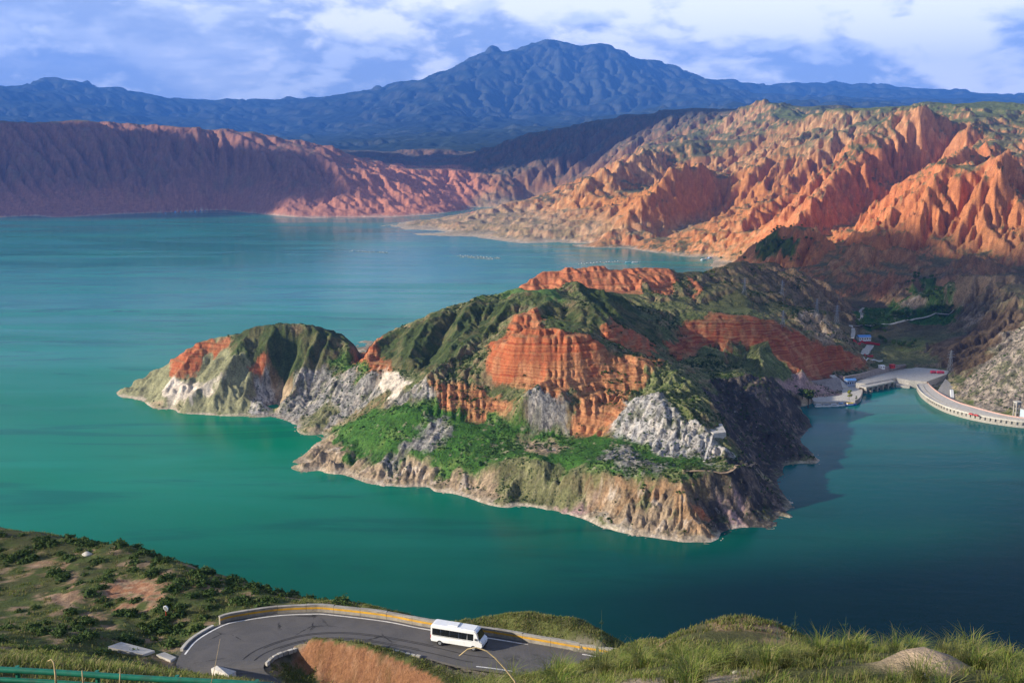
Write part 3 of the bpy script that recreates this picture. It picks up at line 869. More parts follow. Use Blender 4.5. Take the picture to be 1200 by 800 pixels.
# strata of the red walls
for kind, hstep in (('red', 6.0), ('shade_red', 6.0), ('salmon', 7.0), ('orange', 6.0)):
    m = ZK[kind] > 0.5
    zz = hgt[m] / hstep + 0.25 * fbm(Xv[m] / 40, Yv[m] / 40, 2, 3)
    fr = zz - np.floor(zz)
    hgt[m] += hstep * (0.22 if kind == 'shade_red' else 0.36) * (sstep(0.25, 0.75, fr) - fr) * (0.5 + near[m])
quay = ((Xv > 255) & (Xv < 520) & (Yv > 900) & (Yv < 1175) & (hgt < 11) & (Zb < 10)) * 1.0
hgt = hgt * (1 - quay) + np.minimum(hgt, Zb) * quay
hgt = np.where(Zb < -2, np.minimum(hgt, Zb), hgt)

H2 = np.full(act.shape, -30.0)
H2[act] = hgt


def idx_uw(x, y):
    u = x / y; lw = np.log(y)
    fi = np.clip((u - GU[0]) / (GU[1] - GU[0]), 0, len(GU) - 1.001)
    fj = np.interp(lw, GW, np.arange(len(GW)))
    return fi, np.clip(fj, 0, len(GW) - 1.001)


def land_h(x, y):
    """height of the finished land at X, Y"""
    x = np.asarray(x, float); y = np.asarray(y, float)
    fi, fj = idx_uw(x, y)
    i = fi.astype(int); j = fj.astype(int); a = fi - i; b = fj - j
    return (H2[j, i] * (1 - a) + H2[j, i + 1] * a) * (1 - b) + (H2[j + 1, i] * (1 - a) + H2[j + 1, i + 1] * a) * b


# slopes of the finished land
hu = np.gradient(H2, axis=1) / (GU[1] - GU[0]) / np.exp(gw)
hw = np.gradient(H2, axis=0) / np.gradient(GW)[:, None] / np.exp(gw)
hyv = hw - gu * hu
slp = np.hypot(hu, hyv)[act]
lap = (np.roll(H2, 1, 0) + np.roll(H2, -1, 0) + np.roll(H2, 1, 1) + np.roll(H2, -1, 1) - 4 * H2)[act]
del hu, hw, hyv

# ---- what covers the ground: colour of soil, rock and plants
colr = np.zeros((NV, 3)); msk = np.zeros((NV, 4)); msk[:, 3] = 1


def setc(m, c, wgt=1.0):
    c = np.array(PAL[c] if isinstance(c, str) else c)
    ww = np.asarray(m * wgt, float)[:, None]
    colr[:] = colr * (1 - ww) + c * ww


n_a = fbm(Xv / 45, Yv / 45, 4, 201); n_b = fbm(Xv / 9, Yv / 9, 3, 211); n_c = fbm(Xv / 260, Yv / 260, 3, 221); n_d = fbm(Xv / 4, Yv / 4, 2, 231); n_e = vnoise(Xv / 1.7, Yv / 1.7, 241)
setc(np.ones(NV), 'grass')
setc(sstep(-0.3, 0.5, n_a + 0.4 * n_b), 'dry', 0.55)
# peninsula: bare soil on the steep parts
setc(near * sstep(0.0, 0.7, n_a - 0.3 * n_b), (.075, .105, .03), 0.6)
setc(near * sstep(0.5, 0.9, slp + 0.25 * n_b), (.080, .080, .034), 0.75)
setc(near * sstep(0.85, 1.3, slp + 0.35 * n_b + 0.3 * n_a), (.24, .145, .08), 0.6)
setc(near * sstep(22, 8, hgt + 9 * n_a) * sstep(0.4, 0.8, slp), (.42, .31, .20), 0.7)
# valley
setc(mid, (.115, .082, .05))
setc(mid * sstep(0.1, 0.55, n_a + 0.5 * n_b), (.085, .075, .036), 0.7)
setc(mid * sstep(0.5, 0.85, slp + 0.2 * n_b), (.25, .165, .10), 0.75)
setc(mid * sstep(0.25, 0.5, n_c) * sstep(0.45, 0.8, slp + 0.2 * n_b), (.46, .16, .075), 0.8)
# far red hills: green backs, orange badlands
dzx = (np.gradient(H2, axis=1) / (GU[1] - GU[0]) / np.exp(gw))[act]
sunny = np.clip(dzx / (slp + 0.05), -1, 1)       # sunward slopes coloured bare, the shaded sides darker and planted
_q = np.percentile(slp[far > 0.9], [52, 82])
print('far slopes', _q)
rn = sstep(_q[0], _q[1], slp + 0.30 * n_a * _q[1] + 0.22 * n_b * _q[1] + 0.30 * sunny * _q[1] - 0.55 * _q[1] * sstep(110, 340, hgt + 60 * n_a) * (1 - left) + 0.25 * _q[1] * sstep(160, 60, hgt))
setc(far, (.145, .135, .058))
setc(far * sstep(-0.2, 0.4, n_c + 0.4 * n_a), (.22, .185, .088), 0.8)
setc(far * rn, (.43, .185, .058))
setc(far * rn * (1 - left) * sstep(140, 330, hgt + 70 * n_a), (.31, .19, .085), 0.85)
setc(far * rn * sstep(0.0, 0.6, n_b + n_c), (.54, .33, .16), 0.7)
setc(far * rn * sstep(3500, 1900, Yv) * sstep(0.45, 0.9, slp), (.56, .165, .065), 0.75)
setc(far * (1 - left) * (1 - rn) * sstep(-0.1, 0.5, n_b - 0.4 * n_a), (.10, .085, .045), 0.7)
setc(far * (1 - left) * sstep(300, 400, hgt + 40 * n_a) * (1 - sstep(0.35, 0.7, slp)), (.12, .15, .045), 0.8)
low = far * (1 - left) * sstep(90, 30, hgt + 25 * n_a) * sstep(2650, 3000, Yv)
setc(low, (.40, .29, .17), 0.75)
setc(low * sstep(0.0, 0.3, n_a), (.21, .19, .09), 0.7)
# far left cliffs
setc(left, (.25, .125, .085))
setc(left * sstep(0.15, 0.55, n_b * 0.5 + n_a), (.19, .13, .08), 0.7)
setc(left * sstep(150, 40, hgt + 50 * n_a), (.45, .19, .12), 0.6)
setc(left * sstep(-950, -500, Xv), (.58, .23, .125), 0.75)  # sunlit tip: brighter orange painted into the cliff colour
setc(left * sstep(0.32, 0.16, slp) * sstep(60, 140, hgt), (.14, .13, .075), 0.8)
setc(far * sstep(4750, 5250, Yv + 120 * n_a - 500 * left), (.105, .088, .062), 0.88)  # ridge under cloud: its shade also painted as a darker ground colour
# zones
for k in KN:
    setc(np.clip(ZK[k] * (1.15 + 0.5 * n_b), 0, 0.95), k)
ck = np.clip(ZK['red'] + ZK['shade_red'] + ZK['orange'] + ZK['salmon'], 0, 1)
setc(ck * sstep(0.2, 0.7, n_b + 0.3 * n_d), (.36, .12, .06), 0.5)
setc(ck * near * sstep(0.55, 0.35, slp + 0.15 * n_b), (.22, .15, .07), 0.75)
gk = np.clip(ZK['grey'] + ZK['white'] + ZK['rock'], 0, 1)
setc(near * ck * sstep(0.1, 0.5, fbm(Xv / 7, Yv / 7, 3, 251) - 0.2 * n_a), (.46, .26, .13), 0.6)
setc(near * ck * sstep(0.15, 0.5, fbm(Xv / 3, Yv / 14, 3, 253)), (.20, .06, .03), 0.5)
setc(gk * sstep(0.1, 0.6, n_d + 0.6 * n_b), (.40, .33, .25), 0.55)
setc(gk * sstep(0.25, 0.65, -n_d + 0.5 * n_a), (.10, .10, .085), 0.6)
setc(np.clip(ZK['tan'] + ZK['orange'] + ZK['pink'], 0, 1) * sstep(0.2, 0.55, n_d + 0.5 * n_a), (.13, .12, .05), 0.65)
setc(ZK['moss'] * sstep(-0.1, 0.45, n_b + 0.7 * n_a), (.125, .105, .05), 0.65)
setc(ZK['moss'] * sstep(0.1, 0.5, n_d - 0.5 * n_a), (.04, .06, .018), 0.5)
setc(np.clip(ZK['tan'] + ZK['ochre'] + 0.6 * ZK['olive'], 0, 1) * sstep(0.2, 0.5, n_e * 0.6 + n_d - 0.2 * n_a), (.075, .062, .045), 0.7)
setc(np.clip(ZK['tan'] + ZK['ochre'], 0, 1) * sstep(0.25, 0.55, n_b - 0.5 * n_d), (.50, .42, .33), 0.6)
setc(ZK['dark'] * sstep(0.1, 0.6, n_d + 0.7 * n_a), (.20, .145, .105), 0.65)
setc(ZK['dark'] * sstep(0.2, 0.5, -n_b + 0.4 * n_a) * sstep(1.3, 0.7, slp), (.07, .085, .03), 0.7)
setc(ZK['lush'] * sstep(0.0, 0.5, n_b + 0.6 * n_a), (.14, .19, .05), 0.6)
setc(ZK['lush'] * sstep(0.1, 0.5, n_d - 0.4 * n_b), (.03, .085, .015), 0.7)
setc(ZK['lush'] * sstep(0.45, 0.75, n_d + 0.4 * n_a - 0.2 * n_b), (.34, .27, .18), 0.6)
setc(near * ck * sstep(0.12, 0.4, n_b + 0.5 * n_d + 0.35 * n_a) * sstep(1.6, 0.9, slp), (.085, .085, .035), 0.75)
setc(near * gk * sstep(0.15, 0.45, n_b - 0.5 * n_d + 0.3 * n_a), (.10, .105, .045), 0.7)
# hollows are coloured darker green, ridges paler
cv = np.clip(lap / (0.0012 * Yv), -1, 1)
veg = np.clip(1 - zsum + ZK['grass'] + ZK['olive'], 0, 1)
setc(veg * near * np.clip(cv, 0, 1) * (slp < 0.9), (.05, .085, .025), 0.55)
setc(veg * near * np.clip(-cv, 0, 1), (.27, .24, .13), 0.5)
# bleached rim along the waterline
rim = sstep(2.2, 0.7, hgt + 2.2 * n_b + 1.2 * n_a) * (hgt > -3)
rim_far = sstep(7, 2, hgt + 4 * n_b) * far
rim = rim * (1 - 0.8 * ZK['dark']) * (0.45 + 0.55 * sstep(-0.25, 0.25, n_a + 0.5 * n_b))
setc(np.maximum(rim, rim_far * 0.6 * sstep(-0.2, 0.3, n_c + n_b)), (.56, .46, .34), 0.85)
colr *= np.clip(1 + 0.22 * n_b + 0.22 * n_d + 0.14 * n_e, 0.35, 1.8)[:, None]
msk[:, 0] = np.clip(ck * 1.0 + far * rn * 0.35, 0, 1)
msk[:, 1] = np.clip((1 - zsum) * near * (slp < 0.9) + ZK['lush'] * 1.0 + ZK['grass'] * 0.8 + ZK['olive'] + 0.6 * mid * (1 - zsum) + 0.4 * ZK['tan'] + 0.3 * ZK['orange'], 0, 1) * (1 - rim)
msk[:, 2] = np.clip(gk * 1.0 + ZK['dark'] + 0.4 * ZK['pink'], 0, 1)


def terrain_mat(name):
    m = bpy.data.materials.new(name)
    m.use_nodes = True
    n = NT(m.node_tree)
    out = n.add('ShaderNodeOutputMaterial')
    b = n.add('ShaderNodeBsdfPrincipled')
    n.link(b.outputs[0], out.inputs[0])
    col = n.add('ShaderNodeAttribute', attribute_name='cover').outputs['Color']
    mk = n.add('ShaderNodeAttribute', attribute_name='mask').outputs['Color']
    sp = n.add('ShaderNodeSeparateColor'); n.link(mk, sp.inputs[0])
    red, scrub, rock = sp.outputs
    tc = n.add('ShaderNodeTexCoord'); pos = tc.outputs['Object']
    xyz = n.add('ShaderNodeSeparateXYZ'); n.link(pos, xyz.inputs[0])
    # grain
    g1 = n.noise(pos, 0.55, 5, 0.65)
    g2 = n.noise(pos, 0.07, 4, 0.6)
    v = n.math('ADD', n.ramp(g1, 0.3, 0.7, 0.55, 1.45, False), n.ramp(g2, 0.3, 0.7, -0.2, 0.2, False))
    c = n.mix(1.0, col, (1, 1, 1), 'MULTIPLY')
    vm = n.add('ShaderNodeVectorMath', operation='SCALE'); n.link(col, vm.inputs[0]); n.link(v, vm.inputs['Scale'])
    c = vm.outputs[0]
    # strata in the red rock: thin beds of other colour
    wob = n.math('MULTIPLY_ADD', n.noise(pos, 0.03, 3), 6.0, xyz.outputs[2])
    cz = n.add('ShaderNodeCombineXYZ'); n.link(wob, cz.inputs[2])
    st = n.noise(cz.outputs[0], 0.55, 3, 0.7)
    sc = n.ramp(st, 0.38, 0.62, 0.0, 1.0)
    c2 = n.mix(sc, (.25, .05, .022), (.56, .25, .11))
    c = n.mix(n.math('MULTIPLY', red, 0.45), c, c2)
    # rock: cracks and pale faces
    stretch = n.mapping(pos, (1, 1, 0.45), (0.3, 0.5, 0.6))
    rkf = n.noise(stretch, 0.30, 6, 0.72, 0.6)
    c = n.mix(n.math('MULTIPLY', rock, n.ramp(rkf, 0.40, 0.52, 0.75, 0.0)), c, (.055, .05, .048))
    c = n.mix(n.math('MULTIPLY', rock, n.ramp(rkf, 0.58, 0.70, 0.0, 0.45)), c, (.55, .50, .45))
    # scrub: small dark shrubs
    vd = n.voronoi(pos, 0.42)
    sel = n.ramp(n.noise(pos, 0.11, 3), 0.42, 0.6)
    sh = n.math('MULTIPLY', n.ramp(vd, 0.42, 0.25, 0.0, 1.0), sel)
    c = n.mix(n.math('MULTIPLY', n.math('MULTIPLY', sh, scrub), 0.75), c, (.022, .045, .012))
    n.link(c, b.inputs['Base Color'])
    b.inputs['Roughness'].default_value = 0.95
    b.inputs['Specular IOR Level'].default_value = 0.1
    hh = n.math('ADD', n.math('MULTIPLY', g1, 1.2), n.math('MULTIPLY', n.math('MULTIPLY', rkf, rock), 1.2))
    hh = n.math('ADD', hh, n.math('MULTIPLY', n.math('MULTIPLY', st, red), 1.5))
    hh = n.math('ADD', hh, n.math('MULTIPLY', n.math('MULTIPLY', sh, scrub), 0.8))
    n.link(n.bump(hh, 0.7, 1.0), b.inputs['Normal'])
    return m


def np_mesh(name, V, F, mat, cols=None, masks=None, smooth=True):
    me = bpy.data.meshes.new(name)
    k = F.shape[1]
    me.vertices.add(len(V)); me.vertices.foreach_set('co', np.ascontiguousarray(V, np.float32).ravel())
    me.loops.add(F.size); me.loops.foreach_set('vertex_index', np.ascontiguousarray(F, np.int32).ravel())
    me.polygons.add(len(F)); me.polygons.foreach_set('loop_start', np.arange(0, F.size, k, dtype=np.int32))
    if smooth:
        me.polygons.foreach_set('use_smooth', np.ones(len(F), bool))
    for nm, a in (('cover', cols), ('mask', masks)):
        if a is not None:
            at = me.attributes.new(nm, 'FLOAT_COLOR', 'POINT')
            if a.shape[1] == 3:
                a = np.concatenate([a, np.ones((len(a), 1))], 1)
            at.data.foreach_set('color', np.ascontiguousarray(a, np.float32).ravel())
    me.update(calc_edges=True)
    if mat:
        me.materials.append(mat)
    o = bpy.data.objects.new(name, me)
    COL.objects.link(o)
    return o


def sub_mesh(name, V, F, *a, cols=None, masks=None):
    used = np.unique(F)
    re = np.full(len(V), -1, np.int64); re[used] = np.arange(len(used))
    return np_mesh(name, V[used], re[F], *a, cols=None if cols is None else cols[used], masks=None if masks is None else masks[used])


MT = terrain_mat('eroded_ground')
Vall = np.stack([Xv, Yv, hgt], 1)
q = np.stack([idx[:-1, :-1], idx[:-1, 1:], idx[1:, 1:], idx[1:, :-1]], -1).reshape(-1, 4)
q = q[(q >= 0).all(1)]
q = q[hgt[q].max(1) > -4.0]
fx, fy = Xv[q].mean(1), Yv[q].mean(1)
pen = (fy < 1480) & ((fx < 250) | ((fx < 330) & (fy < 1260)) | ((fx < 410) & (fy < 1130)))
lef = (fy > 3900) & (fx < -0.02 * fy) & (fy > 4000)
foot = 2050 - (fx - 500) * 0.42
val = ~pen & (fy < np.clip(foot, 1560, 2300))
redh = ~pen & ~lef & ~val
for nm, m in (('peninsula_hill', pen), ('far_cliffs_hill', lef), ('valley_terrain', val), ('badlands_hills', redh)):
    o = sub_mesh(nm, Vall, q[m], MT, cols=colr, masks=msk)
    o['kind'] = 'structure'
print('land faces', len(q))
del q

# ------------------------------------------------------------------ the high blue range
M = []


def mridge(pts, Y, step=9.0):
    M.extend(line_px(pts, Y, None, step))


mridge([(-120, 112), (-60, 104), (0, 100), (15, 94), (50, 90), (100, 95), (120, 103), (160, 109), (200, 115), (260, 122), (310, 129), (350, 119), (380, 113),
        (420, 112), (450, 104), (490, 94), (510, 85), (540, 72), (570, 58), (585, 57), (600, 62), (615, 55), (640, 47), (660, 54), (685, 58), (715, 57),
        (745, 66), (780, 76), (820, 87), (850, 106), (900, 118), (960, 120)], 18000)
mridge([(780, 112), (850, 107), (870, 98), (900, 102), (940, 101), (975, 97), (1000, 100), (1040, 106), (1090, 113), (1105, 117), (1125, 114), (1160, 121), (1200, 129), (1300, 136)], 22500)
mridge([(880, 120), (930, 119), (1000, 122), (1100, 125), (1200, 127), (1300, 130)], 11500)
MC = [([(560, 66), (585, 57), (615, 55), (640, 47), (685, 58), (715, 57), (780, 76)], 25, 420), ([(640, 47), (650, 80), (640, 110)], 95, 600), ([(575, 58), (545, 95), (500, 125)], 60, 450), ([(715, 57), (740, 90)], 60, 420)]
mridge([(640, 47), (650, 80), (640, 110), (600, 140)], (18000, 14500))
mridge([(575, 58), (545, 95), (500, 125), (450, 150)], (18000, 13000))
mridge([(715, 57), (740, 90), (760, 110)], (18000, 15500))
mridge([(50, 90), (70, 120), (80, 140)], (18000, 14000))
mridge([(300, 119), (330, 140), (380, 155)], (18000, 14000))
mridge([(160, 109), (190, 135), (230, 150)], (18000, 14000))
M.extend([(x, 6650, 215 + 0.04 * max(x, 0)) for x in range(-5000, 5001, 500)])
M.extend([(x, 27000, 700) for x in range(-17000, 17001, 1500)])
mrbf = RBF(M, 0.0004)
mu = np.arange(-0.66, 0.68, 0.0022); mw = np.arange(math.log(6600), math.log(26000), 0.0022)
_mu2, _mw2 = np.meshgrid(mu[::2], mw[::2])
_mc = up2(mrbf(_mu2 * np.exp(_mw2), np.exp(_mw2)))
mw = mw[:_mc.shape[0]]; mu = mu[:_mc.shape[1]]
mU, mW = np.meshgrid(mu, mw)
mY = np.exp(mW); mX = mU * mY
x_, y_ = mX.ravel(), mY.ravel()
for pts, hh, wd in MC:
    d_, al_ = seg_dist(mX, mY, [P(a, b, Y=18000 - 60 * max(0, b - 60))[:2] for a, b in pts])
    _mc = _mc + hh * np.exp(-d_ / wd) * np.clip(np.minimum(al_, 1 - al_) * 5 + .2, 0, 1)
jag = 1 - np.abs(fbm(mX / 520, mY / 900, 4, 71))
mZ = _mc + (jag - 0.75) * 130 * sstep(250, 900, _mc) + 40 * fbm(mX / 1500, mY / 1500, 3, 73)
mZ, _ = erode(mZ, np.minimum(190 + 0 * mZ, 0.4 * np.maximum(mZ, 0)), mU, mW, 0.0022, 44, 0.035, 77, 14.0)
mz = mZ.ravel()
ty, tx = np.gradient(mZ)
tx = (tx / (mu[1] - mu[0]) / mY).ravel(); ty = (ty / (mw[1] - mw[0]) / mY).ravel()
nr, nc = mX.shape
ii = np.arange(nr * nc).reshape(nr, nc)
mq = np.stack([ii[:-1, :-1], ii[:-1, 1:], ii[1:, 1:], ii[1:, :-1]], -1).reshape(-1, 4)
nz = fbm(x_ / 700, y_ / 700, 4, 61)
mc = np.tile(np.array([.030, .045, .034]), (len(x_), 1)) * (1 + 0.4 * nz)[:, None]
mc[:] += sstep(0.55, 0.95, np.hypot(tx, ty) + 0.3 * nz)[:, None] * np.array([.03, .022, .016])
mo = np_mesh('far_mountains', np.stack([x_, y_, mz], 1), mq, MT, cols=mc, masks=np.tile([0., 0, 0, 1], (len(x_), 1)))
mo['kind'] = 'structure'
print('mountain faces', len(mq), 'top', mz.max())

# ------------------------------------------------------------------ lake
def lake_mat():
    m = bpy.data.materials.new('lake_water'); m.use_nodes = True
    n = NT(m.node_tree)
    out = n.add('ShaderNodeOutputMaterial'); b = n.add('ShaderNodeBsdfPrincipled'); n.link(b.outputs[0], out.inputs[0])
    tc = n.add('ShaderNodeTexCoord'); pos = tc.outputs['Object']
    xyz = n.add('ShaderNodeSeparateXYZ'); n.link(pos, xyz.inputs[0])
    # silt: the western arm carries more green silt than the cove by the dam
    big = n.noise(pos, 0.0016, 4, 0.55, 0.6)
    fx_ = n.math('MULTIPLY_ADD', n.math('SUBTRACT', big, 0.5), 500.0, xyz.outputs[0])
    east = n.ramp(fx_, -150.0, 330.0)
    c = n.mix(east, (.003, .200, .095), (.001, .140, .145))
    north = n.ramp(xyz.outputs[1], 900.0, 2400.0)
    c = n.mix(north, c, (.012, .20, .185))
    streak = n.noise(n.mapping(pos, (0.002, 0.010, 1), (0, 0, 0.25)), 1.0, 4, 0.6, 0.8)
    c = n.mix(n.ramp(streak, 0.35, 0.7, 0.0, 0.6), c, (.014, .27, .17))
    st2 = n.noise(n.mapping(pos, (0.0035, 0.016, 1), (0, 0, -0.2)), 1.0, 5, 0.62, 1.5)
    c = n.mix(n.ramp(st2, 0.50, 0.66, 0.0, 0.45), c, (.001, .085, .07))
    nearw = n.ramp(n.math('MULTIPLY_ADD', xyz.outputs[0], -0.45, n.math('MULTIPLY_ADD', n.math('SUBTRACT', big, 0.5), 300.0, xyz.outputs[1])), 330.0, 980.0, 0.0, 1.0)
    c = n.mix(nearw, (.000, .036, .029), c)  # near and right-hand water darkened in colour to stand for cloud shade
    n.link(c, b.inputs['Base Color'])
    lane = n.noise(n.mapping(pos, (0.0012, 0.0075, 1), (0, 0, -0.12)), 1.0, 5, 0.62, 1.2)
    n.link(n.ramp(lane, 0.40, 0.62, 0.07, 0.22), b.inputs['Roughness'])
    b.inputs['IOR'].default_value = 1.12
    r1 = n.noise(n.mapping(pos, (1, 1, 1)), 0.35, 3, 0.6)
    r2 = n.noise(n.mapping(pos, (1, 2.2, 1), (0, 0, 0.4)), 0.06, 3, 0.6)
    r3 = n.noise(n.mapping(pos, (1, 1.6, 1), (0, 0, 0.2)), 1.3, 2, 0.6)
    hh = n.math('ADD', n.math('ADD', n.math('MULTIPLY', r1, 0.4), n.math('MULTIPLY', r3, 0.16)), n.math('MULTIPLY', r2, 1.0))
    n.link(n.bump(hh, 0.16, 1.0), b.inputs['Normal'])
    return m


def sheet(name, x0, x1, y0, y1, z, mat, kind='structure'):
    o = np_mesh(name, np.array([[x0, y0, z], [x1, y0, z], [x1, y1, z], [x0, y1, z]], float), np.array([[0, 1, 2, 3]]), mat, smooth=False)
    o['kind'] = kind
    return o


lake = sheet('lake_water', -7000, 7000, -1500, 6600, 0.0, lake_mat())


# ------------------------------------------------------------------ air and clouds
def clouds_mat():
    m = bpy.data.materials.new('cloud_vapour'); m.use_nodes = True
    n = NT(m.node_tree)
    out = n.add('ShaderNodeOutputMaterial'); b = n.add('ShaderNodeBsdfPrincipled'); n.link(b.outputs[0], out.inputs[0])
    tc = n.add('ShaderNodeTexCoord')
    f = n.noise(tc.outputs['Object'], 0.01, 4)
    n.link(n.mix(f, (.82, .83, .86), (.92, .92, .92)), b.inputs['Base Color'])
    b.inputs['Roughness'].default_value = 1.0
    b.inputs['Specular IOR Level'].default_value = 0.0
    return m


CLOUD_Z = 2950.0
OFF = Vector((SUN_TO.x, SUN_TO.y)) / SUN_TO.z


def ico(sub):
    bm = bmesh.new(); bmesh.ops.create_icosphere(bm, subdivisions=sub, radius=1.0)
    bm.verts.ensure_lookup_table()
    V = np.array([v.co[:] for v in bm.verts]); F = np.array([[v.index for v in f.verts] for f in bm.faces])
    bm.free()
    return V, F


IV, IF = ico(3)
cV, cF = [], []
crng = np.random.default_rng(21)
# each unseen bank of cloud is placed by the ground it shades: X, Y, half lengths, heading, ground height, puff size, fill
for X, Y_, rx, ry, hd, gz, rad, fill in CLOUD_BANKS:
    n_ = int(fill * rx * ry / rad ** 2) + 6
    for i in range(n_):
        a = crng.uniform(0, 2 * math.pi); rr = math.sqrt(crng.uniform(0, 1))
        lx, ly = rx * rr * math.cos(a), ry * rr * math.sin(a)
        px_ = X + lx * math.cos(hd) - ly * math.sin(hd); py_ = Y_ + lx * math.sin(hd) + ly * math.cos(hd)
        s_ = rad * crng.uniform(0.55, 1.25) * (1.15 - 0.5 * rr)
        z_ = CLOUD_Z + crng.uniform(0, 0.8) * rad * (1 - rr)
        cx0 = px_ + OFF.x * (CLOUD_Z - gz); cy0 = py_ + OFF.y * (CLOUD_Z - gz)
        V = IV * (1 + 0.16 * np.sin(IV[:, [1, 2, 0]] * 5 + crng.uniform(0, 6, 3)) + 0.07 * np.sin(IV[:, [2, 0, 1]] * 11 + crng.uniform(0, 6, 3)))
        V = V * np.array([s_, s_, s_ * 0.6]) + np.array([cx0, cy0, z_])
        V[:, 2] = np.maximum(V[:, 2], CLOUD_Z - 0.25 * rad + 8 * np.sin(V[:, 0] / 60) * np.sin(V[:, 1] / 70))
        cF.append(IF + len(IV) * len(cV)); cV.append(V)
clouds = np_mesh('clouds', np.concatenate(cV), np.concatenate(cF), clouds_mat())
clouds['kind'] = 'stuff'
print('clouds', len(cV), clouds.bound_box[0][2])

hz = np_mesh('haze', np.array([(x, y, z) for x in (-19500, 19500) for y in (-2500, 27500) for z in (-80, 2750)], float),
             np.array([(0, 1, 3, 2), (4, 6, 7, 5), (0, 4, 5, 1), (2, 3, 7, 6), (0, 2, 6, 4), (1, 5, 7, 3)]), None, smooth=False)
hz['kind'] = 'stuff'
hm = bpy.data.materials.new('hazy_air'); hm.use_nodes = True
n = NT(hm.node_tree)
out = n.add('ShaderNodeOutputMaterial'); pv = n.add('ShaderNodeVolumePrincipled')
n.link(pv.outputs[0], out.inputs['Volume'])
pv.inputs['Color'].default_value = (*HAZE_COL, 1)
pv.inputs['Density'].default_value = HAZE_D
pv.inputs['Anisotropy'].default_value = 0.0
hz.data.materials.append(hm)


# ------------------------------------------------------------------ object helpers
def tag(o, label=None, cat=None, group=None, kind=None):
    if label:
        o['label'] = label
    if cat:
        o['category'] = cat
    if group:
        o['group'] = group
    if kind:
        o['kind'] = kind
    return o


def thing(name, loc, rz=0.0, label=None, cat=None, group=None):
    o = bpy.data.objects.new(name, None)
    o.empty_display_size = 0.5
    o.location = loc; o.rotation_euler = (0, 0, rz)
    COL.objects.link(o)
    return tag(o, label, cat, group)


def copy_tree(o, loc=None, rz=None, label=None, parent=None):
    c = o.copy(); COL.objects.link(c)
    if parent is not None:
        c.parent = parent
    for ch in o.children:
        copy_tree(ch, parent=c)
    if loc is not None:
        c.location = loc
    if rz is not None:
        c.rotation_euler = (0, 0, rz)
    if label:
        c['label'] = label
    return c


